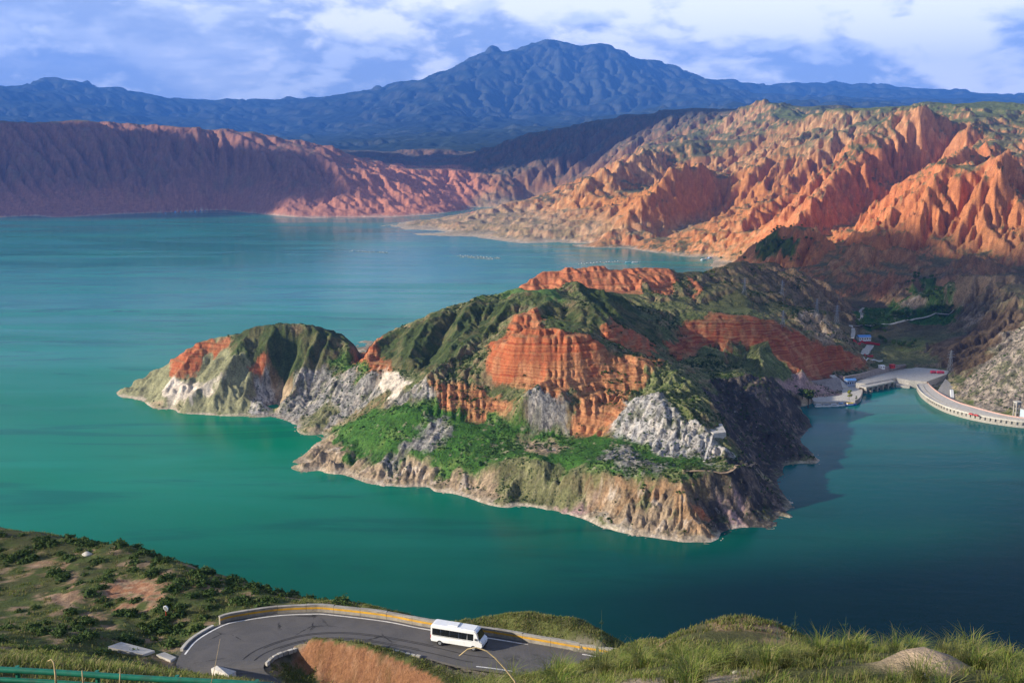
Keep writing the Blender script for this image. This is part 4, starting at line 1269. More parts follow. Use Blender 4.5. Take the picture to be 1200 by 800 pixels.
class MB:
    """collects boxes, bars, prisms and lathes into one mesh"""
    def __init__(self):
        self.v = []; self.f = []; self.c = []

    def raw(self, V, F, col=None):
        b = len(self.v)
        self.v.extend([tuple(p) for p in V]); self.f.extend([tuple(i + b for i in f) for f in F])
        return self

    def box(self, c, s, rz=0.0, taper=1.0):
        x, y, z = s[0] / 2, s[1] / 2, s[2] / 2
        P8 = []
        for dz in (-1, 1):
            k = taper if dz > 0 else 1.0
            for dx, dy in ((-1, -1), (1, -1), (1, 1), (-1, 1)):
                a, b = dx * x * k, dy * y * k
                P8.append((c[0] + a * math.cos(rz) - b * math.sin(rz), c[1] + a * math.sin(rz) + b * math.cos(rz), c[2] + dz * z))
        return self.raw(P8, [(3, 2, 1, 0), (4, 5, 6, 7), (0, 1, 5, 4), (1, 2, 6, 5), (2, 3, 7, 6), (3, 0, 4, 7)])

    def bar(self, a, b, r, r2=None, n=6):
        a, b = Vector(a), Vector(b); d = (b - a)
        if d.length < 1e-6:
            return self
        q = d.to_track_quat('Z', 'Y'); r2 = r if r2 is None else r2
        V = []
        for p, rr in ((a, r), (b, r2)):
            for k in range(n):
                t = 2 * math.pi * k / n
                V.append(p + q @ Vector((rr * math.cos(t), rr * math.sin(t), 0)))
        F = [(k, (k + 1) % n, n + (k + 1) % n, n + k) for k in range(n)] + [tuple(range(n - 1, -1, -1)), tuple(range(n, 2 * n))]
        return self.raw(V, F)

    def tube(self, pts, r, n=6):
        pts = [Vector(p) for p in pts]; m = len(pts)
        rs = r if hasattr(r, '__len__') else [r] * m
        V = []
        for i, p in enumerate(pts):
            d = (pts[min(i + 1, m - 1)] - pts[max(i - 1, 0)])
            q = d.to_track_quat('Z', 'Y')
            for k in range(n):
                t = 2 * math.pi * k / n
                V.append(p + q @ Vector((rs[i] * math.cos(t), rs[i] * math.sin(t), 0)))
        F = [(i * n + k, i * n + (k + 1) % n, (i + 1) * n + (k + 1) % n, (i + 1) * n + k) for i in range(m - 1) for k in range(n)]
        F += [tuple(range(n - 1, -1, -1)), tuple(range((m - 1) * n, m * n))]
        return self.raw(V, F)

    def prism(self, poly, z0, z1, flip=False):
        n = len(poly)
        a = sum(poly[i][0] * poly[(i + 1) % n][1] - poly[(i + 1) % n][0] * poly[i][1] for i in range(n))
        if a < 0:
            poly = poly[::-1]
        zb = z0 if hasattr(z0, '__len__') else [z0] * n
        zt = z1 if hasattr(z1, '__len__') else [z1] * n
        if a < 0:
            zb, zt = list(zb)[::-1], list(zt)[::-1]
        V = [(p[0], p[1], z) for p, z in zip(poly, zb)] + [(p[0], p[1], z) for p, z in zip(poly, zt)]
        F = [tuple(range(n - 1, -1, -1)), tuple(range(n, 2 * n))] + [(i, (i + 1) % n, n + (i + 1) % n, n + i) for i in range(n)]
        return self.raw(V, F)

    def strip(self, A, B, thick):
        """slab between two 3-D lines (top surface), with depth"""
        n = len(A)
        V = list(A) + list(B) + [(p[0], p[1], p[2] - thick) for p in A] + [(p[0], p[1], p[2] - thick) for p in B]
        F = []
        for i in range(n - 1):
            F += [(i, i + 1, n + i + 1, n + i), (2 * n + i, 3 * n + i, 3 * n + i + 1, 2 * n + i + 1), (i, 2 * n + i, 2 * n + i + 1, i + 1), (n + i, n + i + 1, 3 * n + i + 1, 3 * n + i)]
        F += [(0, n, 3 * n, 2 * n), (n - 1, 3 * n - 1, 4 * n - 1, 2 * n - 1)]
        return self.raw(V, F)

    def build(self, name, mat, parent=None, bevel=0.0, smooth=False):
        me = bpy.data.meshes.new(name)
        me.from_pydata(self.v, [], self.f)
        bm = bmesh.new(); bm.from_mesh(me)
        bmesh.ops.recalc_face_normals(bm, faces=bm.faces)
        if bevel:
            bmesh.ops.bevel(bm, geom=[e for e in bm.edges if e.is_manifold and e.calc_face_angle(0) > 0.5], offset=bevel, segments=2, affect='EDGES', clamp_overlap=True)
        bm.to_mesh(me); bm.free()
        if smooth:
            for pl in me.polygons:
                pl.use_smooth = True
        me.materials.append(mat)
        o = bpy.data.objects.new(name, me)
        COL.objects.link(o)
        if parent is not None:
            o.parent = parent
        return o


def mat(name, col, rough=0.8, spec=0.3, metal=0.0, var=0.18, scale=1.0, bump=0.15, dirt=None, dirt_amt=0.5):
    m = bpy.data.materials.new(name); m.use_nodes = True
    n = NT(m.node_tree)
    out = n.add('ShaderNodeOutputMaterial'); b = n.add('ShaderNodeBsdfPrincipled'); n.link(b.outputs[0], out.inputs[0])
    pos = n.add('ShaderNodeTexCoord').outputs['Object']
    f = n.noise(pos, scale, 5, 0.65)
    lo = tuple(c * (1 - var) for c in col); hi = tuple(min(1, c * (1 + var)) for c in col)
    c = n.mix(n.ramp(f, 0.3, 0.7), lo, hi)
    if dirt:
        g = n.noise(pos, scale * 0.35, 5, 0.7, 0.4)
        c = n.mix(n.ramp(g, 0.48, 0.70, 0.0, dirt_amt), c, dirt)
    n.link(c, b.inputs['Base Color'])
    b.inputs['Roughness'].default_value = rough
    b.inputs['Specular IOR Level'].default_value = spec
    b.inputs['Metallic'].default_value = metal
    if bump:
        n.link(n.bump(f, bump, 0.05), b.inputs['Normal'])
    return m


MAT = dict(
    concrete=mat('weathered_concrete', (.36, .33, .28), 0.9, 0.2, dirt=(.17, .14, .11), scale=0.9),
    pale_concrete=mat('pale_concrete', (.52, .48, .41), 0.9, 0.2, dirt=(.28, .24, .19), scale=0.7),
    wall_concrete=mat('parapet_concrete', (.33, .29, .23), 0.9, 0.2, dirt=(.13, .10, .08), scale=1.4),
    yellow=mat('faded_yellow_paint', (.62, .33, .03), 0.7, 0.3, dirt=(.30, .18, .06), scale=1.6),
    white_line=mat('road_line_paint', (.72, .70, .66), 0.75, 0.3, dirt=(.30, .28, .26), scale=1.2),
    white=mat('white_paint', (.80, .80, .78), 0.35, 0.5, var=0.03, dirt=(.5, .47, .42), dirt_amt=0.35),
    glass=mat('dark_glass', (.012, .014, .016), 0.08, 0.6, var=0.1, bump=0),
    rubber=mat('rubber', (.02, .02, .02), 0.85, 0.2),
    steel=mat('galvanised_steel', (.33, .35, .37), 0.5, 0.5, 0.6),
    green=mat('green_rail_paint', (.008, .16, .095), 0.45, 0.5, dirt=(.05, .09, .06), scale=3),
    red=mat('red_paint', (.55, .03, .025), 0.45, 0.5),
    pinkred=mat('pink_red_paint', (.72, .07, .13), 0.5, 0.4),
    blue=mat('blue_paint', (.04, .10, .38), 0.5, 0.4),
    skyblue=mat('blue_sheet_roof', (.12, .30, .62), 0.5, 0.4),
    boatyellow=mat('yellow_paint', (.78, .48, .03), 0.5, 0.4),
    cyan=mat('cyan_paint', (.10, .50, .62), 0.5, 0.4),
    soil=mat('bare_soil', (.42, .29, .18), 0.95, 0.1, dirt=(.24, .15, .09), scale=2.0, bump=0.6),
    stalk=mat('dry_stalk', (.50, .38, .20), 0.8, 0.2, scale=8),
    lamp=mat('lamp_glass', (.55, .55, .5), 0.2, 0.5, bump=0),
    tail=mat('tail_lamp_red', (.5, .02, .02), 0.25, 0.5, bump=0),
    bark=mat('bark', (.10, .075, .05), 0.9, 0.1, scale=6),
    rockwall=mat('stone_facing', (.30, .255, .22), 0.95, 0.15, dirt=(.14, .11, .10), scale=0.5, bump=0.5),
    darkwood=mat('tarred_wood', (.10, .08, .06), 0.9, 0.1),
)


def asphalt_mat():
    m = bpy.data.materials.new('asphalt'); m.use_nodes = True
    n = NT(m.node_tree)
    out = n.add('ShaderNodeOutputMaterial'); b = n.add('ShaderNodeBsdfPrincipled'); n.link(b.outputs[0], out.inputs[0])
    pos = n.add('ShaderNodeTexCoord').outputs['Object']
    g = n.noise(pos, 6.0, 4, 0.7); big = n.noise(pos, 0.25, 4, 0.6, 0.5)
    c = n.mix(n.ramp(g, 0.3, 0.7), (.085, .080, .077), (.118, .111, .106))
    c = n.mix(n.ramp(big, 0.40, 0.64, 0.0, 0.55), c, (.145, .132, .122))
    # tar-sealed cracks
    vd = n.voronoi(n.mapping(pos, (0.16, 0.16, 0.0), (0, 0, 0.5)), 1.0, 'DISTANCE_TO_EDGE')
    wob = n.math('ADD', vd, n.math('MULTIPLY', n.math('SUBTRACT', n.noise(pos, 0.9, 4, 0.7), 0.5), 0.10))
    sel = n.ramp(n.noise(pos, 0.11, 2), 0.50, 0.58)
    c = n.mix(n.math('MULTIPLY', n.ramp(n.math('ABSOLUTE', wob), 0.006, 0.016, 0.85, 0.0), sel), c, (.022, .021, .02))
    n.link(c, b.inputs['Base Color'])
    b.inputs['Roughness'].default_value = 0.85
    b.inputs['Specular IOR Level'].default_value = 0.25
    n.link(n.bump(g, 0.25, 0.02), b.inputs['Normal'])
    return m


MAT['asphalt'] = asphalt_mat()

# ------------------------------------------------------------------ the near slope with the hairpin road
RZ = 190.0
OUT_PX = [(790, 786, 190.6), (700, 769, 190.2), (675, 765, 190), (642, 759, 190), (575, 747.5, 190), (500, 737, 190), (450, 727.5, 190), (387, 720, 190), (367, 719, 190),
          (325, 721, 190), (283, 727, 190), (262, 732, 190), (233, 748, 190), (219, 763, 190), (212, 777, 189.8), (216, 792, 189.4), (232, 808, 188.8), (262, 826, 188.0)]
INN_PX = [(760, 815, 190.6), (660, 797, 190.2), (607, 787, 190), (573, 782, 190), (542, 778, 190), (508, 770, 190), (470, 762, 190), (430, 755, 190), (395, 752, 190),
          (365, 753.5, 190), (345, 758, 190), (330, 763, 190), (316, 769, 190), (308, 775, 190), (304, 781, 189.8), (307, 788, 189.4), (320, 797, 188.8), (345, 812, 188.0)]


def smooth_line(pts, n):
    """even resampling through a Catmull-Rom curve"""
    p = np.array(pts, float)
    q = np.vstack([2 * p[0] - p[1], p, 2 * p[-1] - p[-2]])
    out = []
    for i in range(len(p) - 1):
        for t in np.linspace(0, 1, 12, endpoint=False):
            a, b, c, d = q[i], q[i + 1], q[i + 2], q[i + 3]
            out.append(0.5 * ((2 * b) + (c - a) * t + (2 * a - 5 * b + 4 * c - d) * t ** 2 + (3 * b - a - 3 * c + d) * t ** 3))
    out.append(p[-1]); out = np.array(out)
    L = np.concatenate([[0], np.cumsum(np.linalg.norm(np.diff(out, axis=0), axis=1))])
    s = np.linspace(0, L[-1], n)
    return np.stack([np.interp(s, L, out[:, k]) for k in range(out.shape[1])], 1)


def offset_line(L, d):
    """shift a 3-D line sideways (to its left) by d metres"""
    t = np.gradient(L[:, :2], axis=0); t /= np.linalg.norm(t, axis=1)[:, None] + 1e-9
    o = L.copy(); o[:, 0] -= t[:, 1] * d; o[:, 1] += t[:, 0] * d
    return o


ROAD_O = smooth_line([P(a, b, z=c) for a, b, c in OUT_PX], 90)
ROAD_I = smooth_line([P(a, b, z=c) for a, b, c in INN_PX], 90)
# the line is painted a little inside the asphalt's edge
EDGE_O = offset_line(ROAD_O, -0.55); EDGE_I = offset_line(ROAD_I, 0.45)
if np.linalg.norm(EDGE_O[40, :2] - ROAD_I[40, :2]) < np.linalg.norm(ROAD_O[40, :2] - ROAD_I[40, :2]):
    EDGE_O = offset_line(ROAD_O, 0.55); EDGE_I = offset_line(ROAD_I, -0.45)
ROAD_POLY = [tuple(p[:2]) for p in EDGE_O] + [tuple(p[:2]) for p in EDGE_I[::-1]]

Fp = []


def fr(pts, Y=None, z=None, step=8.0):
    Fp.extend(line_px(pts, Y, z, step))


for L in (EDGE_O, EDGE_I):
    Fp.extend([(p[0], p[1], p[2] - 0.15) for p in L[::3]])
fr([(-60, 606), (0, 617), (60, 628), (130, 640), (180, 655), (230, 668), (270, 680), (310, 692), (350, 700), (390, 705), (430, 711)],
   Y=[170, 165, 160, 153, 148, 143, 140, 138, 135, 132, 130])
fr([(455, 719), (500, 728), (530, 728), (560, 725), (590, 723), (615, 726), (640, 732), (670, 740), (700, 747)], Y=[128, 125, 123, 122, 120, 118, 117, 115, 112])
fr([(-40, 655), (40, 660), (110, 668), (160, 670)], Y=[150, 148, 144, 142])
fr([(-40, 700), (30, 700), (90, 705), (130, 712)], Y=[135, 132, 130, 128])
fr([(170, 672), (200, 683), (232, 680), (262, 690)], Y=[139, 134, 136, 134])
fr([(150, 700), (190, 712), (225, 712)], Y=[130, 127, 127])
fr([(-60, 742), (0, 742), (60, 745), (110, 750), (140, 757)], Y=[116, 114, 113, 112, 113])
fr([(150, 745), (180, 742), (210, 740)], Y=[118, 120, 122])
# inner wedge: grass top, cut face, foot
fr([(343, 757), (352, 750), (365, 746), (390, 747), (420, 751), (450, 759), (480, 769), (510, 779), (540, 788), (580, 796), (620, 804)],
   Y=[114.2, 113.9, 113.6, 113.2, 112.6, 111.9, 111.1, 110.2, 109.2, 108.2, 107])
fr([(345, 756), (370, 759), (400, 765), (425, 773), (450, 780), (490, 791), (530, 800)], Y=[113.6, 112.9, 112.0, 111.1, 110.3, 108.8, 107.6], step=5)
fr([(341, 773), (360, 785), (385, 795), (420, 802), (460, 809), (510, 815)], Y=[113.1, 112.0, 111.2, 110.0, 108.9, 107.0], step=5)
fr([(352, 800), (400, 822), (480, 835)], z=[187.4, 186.0, 185.0])
# near brow on the left, then the steep grass below it
fr([(-80, 776), (0, 780), (100, 786), (200, 797), (300, 812), (380, 826)], Y=37)
fr([(-80, 815), (0, 818), (100, 824), (200, 834), (300, 846)], Y=30.5)
fr([(-80, 830), (0, 832), (100, 838), (200, 848), (300, 858)], Y=28)
fr([(-60, 775), (0, 776), (100, 782), (190, 792), (260, 806), (340, 818), (420, 824), (500, 824), (580, 822), (640, 812)], Y=68)
fr([(220, 796), (270, 806), (330, 812), (400, 815), (480, 815), (560, 812), (620, 808)], Y=94)
fr([(330, 830), (420, 835), (520, 835), (600, 815)], Y=40)
fr([(-80, 772), (0, 774), (110, 780), (220, 796), (320, 816)], Y=[48, 47, 47, 47, 47])
fr([(-60, 762), (0, 763), (90, 768), (140, 775)], Y=[88, 86, 86, 86])
fr([(-80, 800), (0, 812), (200, 822), (400, 830)], Y=[20, 22, 22, 22])
# near bank on the right
fr([(560, 840), (600, 815), (640, 795), (690, 781), (740, 776), (800, 774), (860, 775), (940, 773), (1000, 766), (1060, 764), (1130, 770), (1200, 776), (1260, 780)],
   Y=[20, 21, 23, 24, 24, 23, 22, 21, 20, 19, 18, 18, 18])
fr([(700, 798), (760, 790), (840, 792), (920, 790), (1000, 790), (1080, 786), (1160, 790)], Y=[17, 17, 17, 16.5, 16, 15.5, 15])
fr([(780, 748), (810, 735), (840, 725), (870, 722), (900, 727), (930, 740), (955, 756)], Y=[60, 60, 60, 60, 59, 58, 57])
fr([(830, 745), (870, 748), (920, 758)], Y=[55, 54, 53])
fr([(745, 750), (785, 751)], Y=[72, 66])
fr([(600, 806), (640, 798), (690, 786), (730, 776)], Y=[96, 94, 92, 90])
fr([(640, 806), (690, 796), (740, 782)], Y=[70, 66, 60])
fr([(640, 812), (690, 802), (740, 790)], Y=[40, 40, 40])
Fp.extend([(x, 10.0, 243.2) for x in (-8, -3, 0, 3, 8)] + [(x, 0.0, 247.9) for x in (-12, -6, 0, 6, 12)] + [(x, -6.0, 249) for x in (-15, 0, 15)])
Fp.extend([(x, 14.0, 241.4) for x in (-10, -5, -2)])
Fp.extend([(-60, 20, 238), (-40, 8, 243), (40, 10, 240), (60, 30, 226), (40, 45, 217), (30, 75, 203), (18, 95, 194), (22, 118, 184), (0, 136, 178), (-25, 146, 178),
           (-50, 162, 176), (-80, 180, 174), (-120, 190, 172), (40, 100, 186), (60, 80, 190), (90, 60, 200), (120, 40, 210), (-120, 120, 196), (-120, 60, 222), (-160, 150, 190)])
Fp.extend([(a, b, 118) for a, b in ((-160, 260), (-100, 255), (-50, 240), (0, 225), (50, 205), (100, 180), (150, 150))])
Fp.extend([(a, b, -12) for a, b in ((-230, 420), (-120, 420), (0, 410), (100, 390), (200, 340), (260, 280), (300, 150))])
frbf = RBF(Fp, 0.0003, shift=14.0)


def spaced(lo, hi, step, grow, full):
    """even steps inside full, growing outside it"""
    a = list(np.arange(full[0], full[1], step))
    s, x = step, a[-1]
    while x < hi:
        s *= grow; x += s; a.append(x)
    s, x = step, a[0]
    b = []
    while x > lo:
        s *= grow; x -= s; b.append(x)
    return np.array(b[::-1] + a)


fxs = spaced(-240, 300, 0.38, 1.07, (-66, 22)); fys = np.concatenate([np.arange(-6, 34, 0.22), np.arange(34, 104, 0.55), np.arange(104, 162, 0.32), spaced(162, 420, 0.4, 1.08, (162, 163))[1:]])
FX, FY = np.meshgrid(fxs, fys)
cxs = np.arange(-260, 330, 3.0); cys = np.arange(-8, 440, 2.0)
# interpolate exactly near the road, from a coarser lattice elsewhere
fz = np.empty_like(FX)
_ux = fxs[::2]; _uy = fys[::2]
_gx, _gy = np.meshgrid(_ux, _uy)
_gz = frbf(_gx, np.maximum(_gy, -7))
_t = np.array([np.interp(fxs, _ux, r) for r in _gz])
fz = np.array([np.interp(fys, _uy, c) for c in _t.T]).T
roadm = inside(ROAD_POLY, FX, FY)
dO, _ = seg_dist(FX, FY, [tuple(p[:2]) for p in EDGE_O]); dI, _ = seg_dist(FX, FY, [tuple(p[:2]) for p in EDGE_I])
dR = np.where(roadm, 0, np.minimum(dO, dI))
rough = sstep(0.6, 4.0, dR)
dist = np.hypot(FX, FY)
fz += rough * (0.55 * fbm(FX / 9, FY / 9, 4, 401) * sstep(60, 110, FY) * 1.6 + 0.35 * fbm(FX / 3.1, FY / 3.1, 3, 411) * sstep(50, 100, FY) + 0.10 * fbm(FX / 1.1, FY / 1.1, 3, 421) + 0.16 * fbm(FX / 2.8, FY / 2.8, 3, 423) * sstep(60, 20, FY))
# bare clod at the right edge of the bank
X0, Y0, _z = P(1082, 768, Y=16.2)
fz += 0.34 * np.exp(-(((FX - X0) / 0.62) ** 2 + ((FY - Y0) / 0.55) ** 2) ** 1.6)
fz = np.where(roadm, np.minimum(fz, np.interp(FY, [100, 112, 140], [186.5, 189.6, 189.6])), fz)
# the road bed
zr = np.interp(np.arange(90), np.arange(90), ROAD_I[:, 2])
fz[roadm] = np.minimum(fz[roadm], 189.7)


def fore_h(x, y):
    x = np.asarray(x, float); y = np.asarray(y, float)
    i = np.clip(np.searchsorted(fxs, x) - 1, 0, len(fxs) - 2); j = np.clip(np.searchsorted(fys, y) - 1, 0, len(fys) - 2)
    a = np.clip((x - fxs[i]) / (fxs[i + 1] - fxs[i]), 0, 1); b = np.clip((y - fys[j]) / (fys[j + 1] - fys[j]), 0, 1)
    return (fz[j, i] * (1 - a) + fz[j, i + 1] * a) * (1 - b) + (fz[j + 1, i] * (1 - a) + fz[j + 1, i + 1] * a) * b


gyy, gxx = np.gradient(fz, fys, fxs)
fsl = np.hypot(gxx, gyy)
na = fbm(FX / 8, FY / 8, 4, 431); nb_ = fbm(FX / 2.2, FY / 2.2, 3, 441); nc_ = fbm(FX / 25, FY / 25, 3, 451)
fcol = np.zeros(FX.shape + (3,))


def fset(m, c, k=1.0):
    ww = np.clip(np.asarray(m, float) * k, 0, 1)[..., None]
    fcol[:] = fcol * (1 - ww) + np.array(c) * ww


def fzone(pts, Y, jit=2.0):
    poly = [P(a, b, Y=Y if np.isscalar(Y) else Y[i])[:2] for i, (a, b) in enumerate(pts)]
    return inside(poly, FX + jit * na, FY + jit * nb_) * 1.0


fset(np.ones(FX.shape), (.085, .088, .034))
fset(sstep(-0.1, 0.4, na + 0.3 * nb_), (.13, .115, .052), 0.7)
lsl = (FY > 78) & (FX < -16) & ~roadm
fset(lsl * sstep(-0.2, 0.2, -nb_ + 0.6 * na), (.085, .115, .03), 0.7)
fset(lsl * sstep(0.12, 0.40, nb_ * 0.8 + 0.7 * na), (.30, .205, .125), 0.85)
vg = (FX > -22) & (FX < 20) & (FY > 60) & (FY < 132)
fset(vg * sstep(-0.4, 0.2, nb_ + na), (.15, .165, .05), 0.8)
bare = np.zeros(FX.shape)
SOILZ = [([(25, 650), (75, 640), (90, 660), (85, 690), (130, 715), (145, 745), (125, 752), (70, 705), (40, 690)], [150, 150, 144, 136, 127, 119, 117, 131, 138]),
         ([(110, 690), (150, 668), (205, 672), (205, 705), (170, 715), (130, 712)], [134, 141, 138, 128, 126, 127]),
         ([(205, 680), (232, 676), (262, 690), (255, 696), (228, 688)], [136, 137, 134, 131, 132])]
for pts, yy in SOILZ:
    bare = np.maximum(bare, fzone(pts, yy))
nf_ = fbm(FX / 0.8, FY / 0.9, 3, 471)
bare = bare * sstep(-0.15, 0.2, na * 0.8 + nb_ * 0.7 + nf_ * 0.5 + 0.08)
fset(bare, (.36, .235, .145), 0.9)
fset(bare * sstep(0.1, 0.5, nf_ + 0.5 * nb_), (.24, .145, .085), 0.75)
fset(bare * sstep(0.25, 0.6, -nf_ + 0.4 * na), (.47, .34, .22), 0.6)
fz += -0.25 * bare * np.abs(fbm(FX / 2.4, FY / 5, 3, 475))
fset(fzone(SOILZ[1][0], SOILZ[1][1], 5.0) * sstep(0.0, 0.5, nb_ + 0.5 * na + 0.6 * nf_), (.31, .13, .065), 0.65)
cutf = (FY > 104) & (FY < 116) & (FX > -27) & (FX < 0) & (fsl > 0.80) & ~roadm & (fz < 193.2) & (fz > 186)
fset(cutf * sstep(-0.6, 0.0, nb_ + 0.3), (.34, .16, .08), 0.95)
fset(cutf * sstep(0.05, 0.4, fbm(FX / 1.2, (FY + fz * 2) / 0.7, 3, 461)), (.26, .12, .065), 0.8)
fset(cutf * sstep(0.15, 0.5, fbm(FX / 0.9, fz / 0.5, 3, 463)), (.44, .25, .14), 0.6)
bank = (FY < 30) & (FX > 0)
fset(bank * sstep(0.0, 0.25, nb_ * 0.7 + na), (.46, .35, .23), 0.85)
clod = np.exp(-(((FX - X0) / 0.8) ** 2 + ((FY - Y0) / 0.75) ** 2) ** 2)
fset(clod, (.52, .38, .25), 0.95)
hillk = ((FX - 14) ** 2 / 16 + (FY - 56) ** 2 / 20) < 4
fset(hillk * sstep(0.2, 0.45, nb_ + 0.4 * na), (.38, .24, .14), 0.8)
fset(sstep(1.2, 0.3, dR) * (~roadm), (.22, .19, .15), 0.6)
fset(roadm, (.2, .18, .15))
fcol *= (1 + 0.15 * nb_)[..., None]
ii = np.arange(FX.size).reshape(FX.shape)
fq = np.stack([ii[:-1, :-1], ii[:-1, 1:], ii[1:, 1:], ii[1:, :-1]], -1).reshape(-1, 4)
fmask = np.zeros((FX.size, 4)); fmask[:, 3] = 1; fmask[:, 2] = 0.0
fm = bpy.data.materials.new('slope_soil'); fm.use_nodes = True
n = NT(fm.node_tree)
out = n.add('ShaderNodeOutputMaterial'); b = n.add('ShaderNodeBsdfPrincipled'); n.link(b.outputs[0], out.inputs[0])
colx = n.add('ShaderNodeAttribute', attribute_name='cover').outputs['Color']
pos = n.add('ShaderNodeTexCoord').outputs['Object']
g1 = n.noise(pos, 2.2, 6, 0.7); g2 = n.noise(pos, 14.0, 4, 0.7)
v = n.math('ADD', n.ramp(g1, 0.25, 0.75, 0.65, 1.3, False), n.ramp(g2, 0.3, 0.7, -0.12, 0.12, False))
vm = n.add('ShaderNodeVectorMath', operation='SCALE'); n.link(colx, vm.inputs[0]); n.link(v, vm.inputs['Scale'])
n.link(vm.outputs[0], b.inputs['Base Color'])
b.inputs['Roughness'].default_value = 0.95; b.inputs['Specular IOR Level'].default_value = 0.1
n.link(n.bump(n.math('ADD', n.math('MULTIPLY', g1, 0.5), n.math('MULTIPLY', g2, 0.06)), 0.9, 0.5), b.inputs['Normal'])
slope = np_mesh('grassy_hill', np.stack([FX.ravel(), FY.ravel(), fz.ravel()], 1), fq, fm, cols=fcol.reshape(-1, 3))
slope['kind'] = 'structure'

# road sheet, painted lines
rd = MB(); rd.strip([tuple(p) for p in EDGE_O], [tuple(p) for p in EDGE_I], 0.25)
road = rd.build('road', MAT['asphalt']); road['kind'] = 'structure'


def painted(name, line, w_, parent, m, lift=0.004):
    a = offset_line(line, w_ / 2); b_ = offset_line(line, -w_ / 2)
    a[:, 2] += lift; b_[:, 2] += lift
    k = len(line)
    o = np_mesh(name, np.vstack([a, b_]), np.array([[i, i + 1, k + i + 1, k + i] for i in range(k - 1)]), m, smooth=False)
    o.parent = parent
    return o


painted('edge_line', ROAD_O[2:80], 0.22, road, MAT['white_line'])
painted('edge_line', ROAD_I[2:34], 0.18, road, MAT['white_line'])
inn = -1.0 if np.linalg.norm(offset_line(EDGE_I, 1.0)[40, :2] - ROAD_O[40, :2]) > np.linalg.norm(EDGE_I[40, :2] - ROAD_O[40, :2]) else 1.0
TM = mat('tyre_rubber_mark', (.035, .033, .032), 0.8, 0.2, var=0.4, scale=1.5)
for off_, i0, i1 in ((1.3, 34, 74), (2.75, 30, 76), (1.6, 46, 80), (3.05, 44, 80)):
    Lm = offset_line(EDGE_I, inn * off_)[i0:i1]
    Lm[:, 2] = np.interp(np.arange(i0, i1), np.arange(90), EDGE_I[:, 2]) + 0.012
    painted('tyre_mark', Lm, 0.13, road, TM)

# parapet wall of cast sections with a yellow band
k0 = int(np.argmin(np.hypot(*(ROAD_O[:, :2] - np.array(P(256, 733, z=190)[:2])).T)))
par = smooth_line([tuple(p) for p in EDGE_O[1:k0 + 1]], 240)
sgn = 1.0 if np.linalg.norm(offset_line(EDGE_O, 0.3)[40, :2] - ROAD_I[40, :2]) > np.linalg.norm(EDGE_O[40, :2] - ROAD_I[40, :2]) else -1.0
Lp = np.concatenate([[0], np.cumsum(np.linalg.norm(np.diff(par, axis=0), axis=1))])
wallT = thing('parapet_wall', tuple(par[120]), 0, 'low concrete parapet with a yellow painted band along the outer edge of the hairpin road', 'parapet wall')
NS = 16
for i in range(NS):
    s0, s1 = Lp[-1] * i / NS + 0.02, Lp[-1] * (i + 1) / NS - 0.02
    s = np.linspace(s0, s1, 6)
    Lc = np.stack([np.interp(s, Lp, par[:, k]) for k in range(3)], 1) - np.array(par[120])
    A0 = offset_line(Lc, 0.02 * sgn); A1 = offset_line(Lc, 0.34 * sgn)
    hh = 1.02 + 0.03 * math.sin(i * 2.7)
    m_ = MB(); T = lambda L, z: [(p[0], p[1], p[2] + z) for p in L]
    m_.strip(T(A0, hh - 0.1), T(A1, hh - 0.1), hh + 0.5)
    sec = m_.build('wall_section', MAT['wall_concrete'], wallT)
    c_ = MB(); c_.strip(T(offset_line(Lc, -0.03 * sgn), hh), T(offset_line(Lc, 0.40 * sgn), hh), 0.1)
    c_.build('coping', MAT['concrete'], sec)
    y_ = MB(); y_.strip(T(offset_line(Lc, 0.0), 0.70), T(offset_line(Lc, 0.018 * sgn), 0.70), 0.27)
    y_.build('yellow_band', MAT['yellow'], sec)
# low kerb where the parapet ends
kb = [tuple(p) for p in EDGE_O[k0 + 1:k0 + 9]]
kL = np.array(kb)
m_ = MB(); m_.strip([(p[0], p[1], p[2] + 0.22) for p in offset_line(kL, 0.02 * sgn)], [(p[0], p[1], p[2] + 0.22) for p in offset_line(kL, 0.4 * sgn)], 0.6)
tag(m_.build('road_kerb', MAT['pale_concrete']), 'pale low concrete kerb running on from the left end of the parapet wall', 'kerb')
# stone kerb round the inside of the bend
ks = smooth_line([tuple(p) for p in EDGE_I[44:80]], 30)
kerbT = thing('stone_kerb', tuple(ks[15]), 0, 'curved kerb of separate stones round the inside of the hairpin bend', 'kerb')
for i in range(29):
    a, b_ = Vector(ks[i]), Vector(ks[i + 1]); d = b_ - a
    c0 = (a + b_) / 2 - Vector(ks[15]); ang = math.atan2(d.y, d.x)
    nrm = Vector((-math.sin(ang), math.cos(ang), 0)) * (-0.25 * sgn)
    s_ = MB(); s_.box((c0.x + nrm.x, c0.y + nrm.y, c0.z + 0.05 + 0.05 * math.sin(i * 5.1)), (d.length * 0.86, 0.42 + 0.06 * math.sin(i * 3.3), 0.5), ang)
    s_.build('kerb_stone', MAT['pale_concrete'] if i % 3 else MAT['concrete'], kerbT, bevel=0.04)


def fore_hit(px, py, lo=9.0, hi=260.0):
    Ys = np.linspace(lo, hi, 2500)
    u = (px - 600.0) / FPX; v = (400.0 - py) / FPX
    dy, dz = CT + v * ST, -ST + v * CT
    t = Ys / dy
    k = np.nonzero(CAM_H + dz * t < fore_h(u * t, Ys))[0]
    k = k[0] if len(k) else 0
    return float((u * t)[k]), float(Ys[k]), float((CAM_H + dz * t)[k])


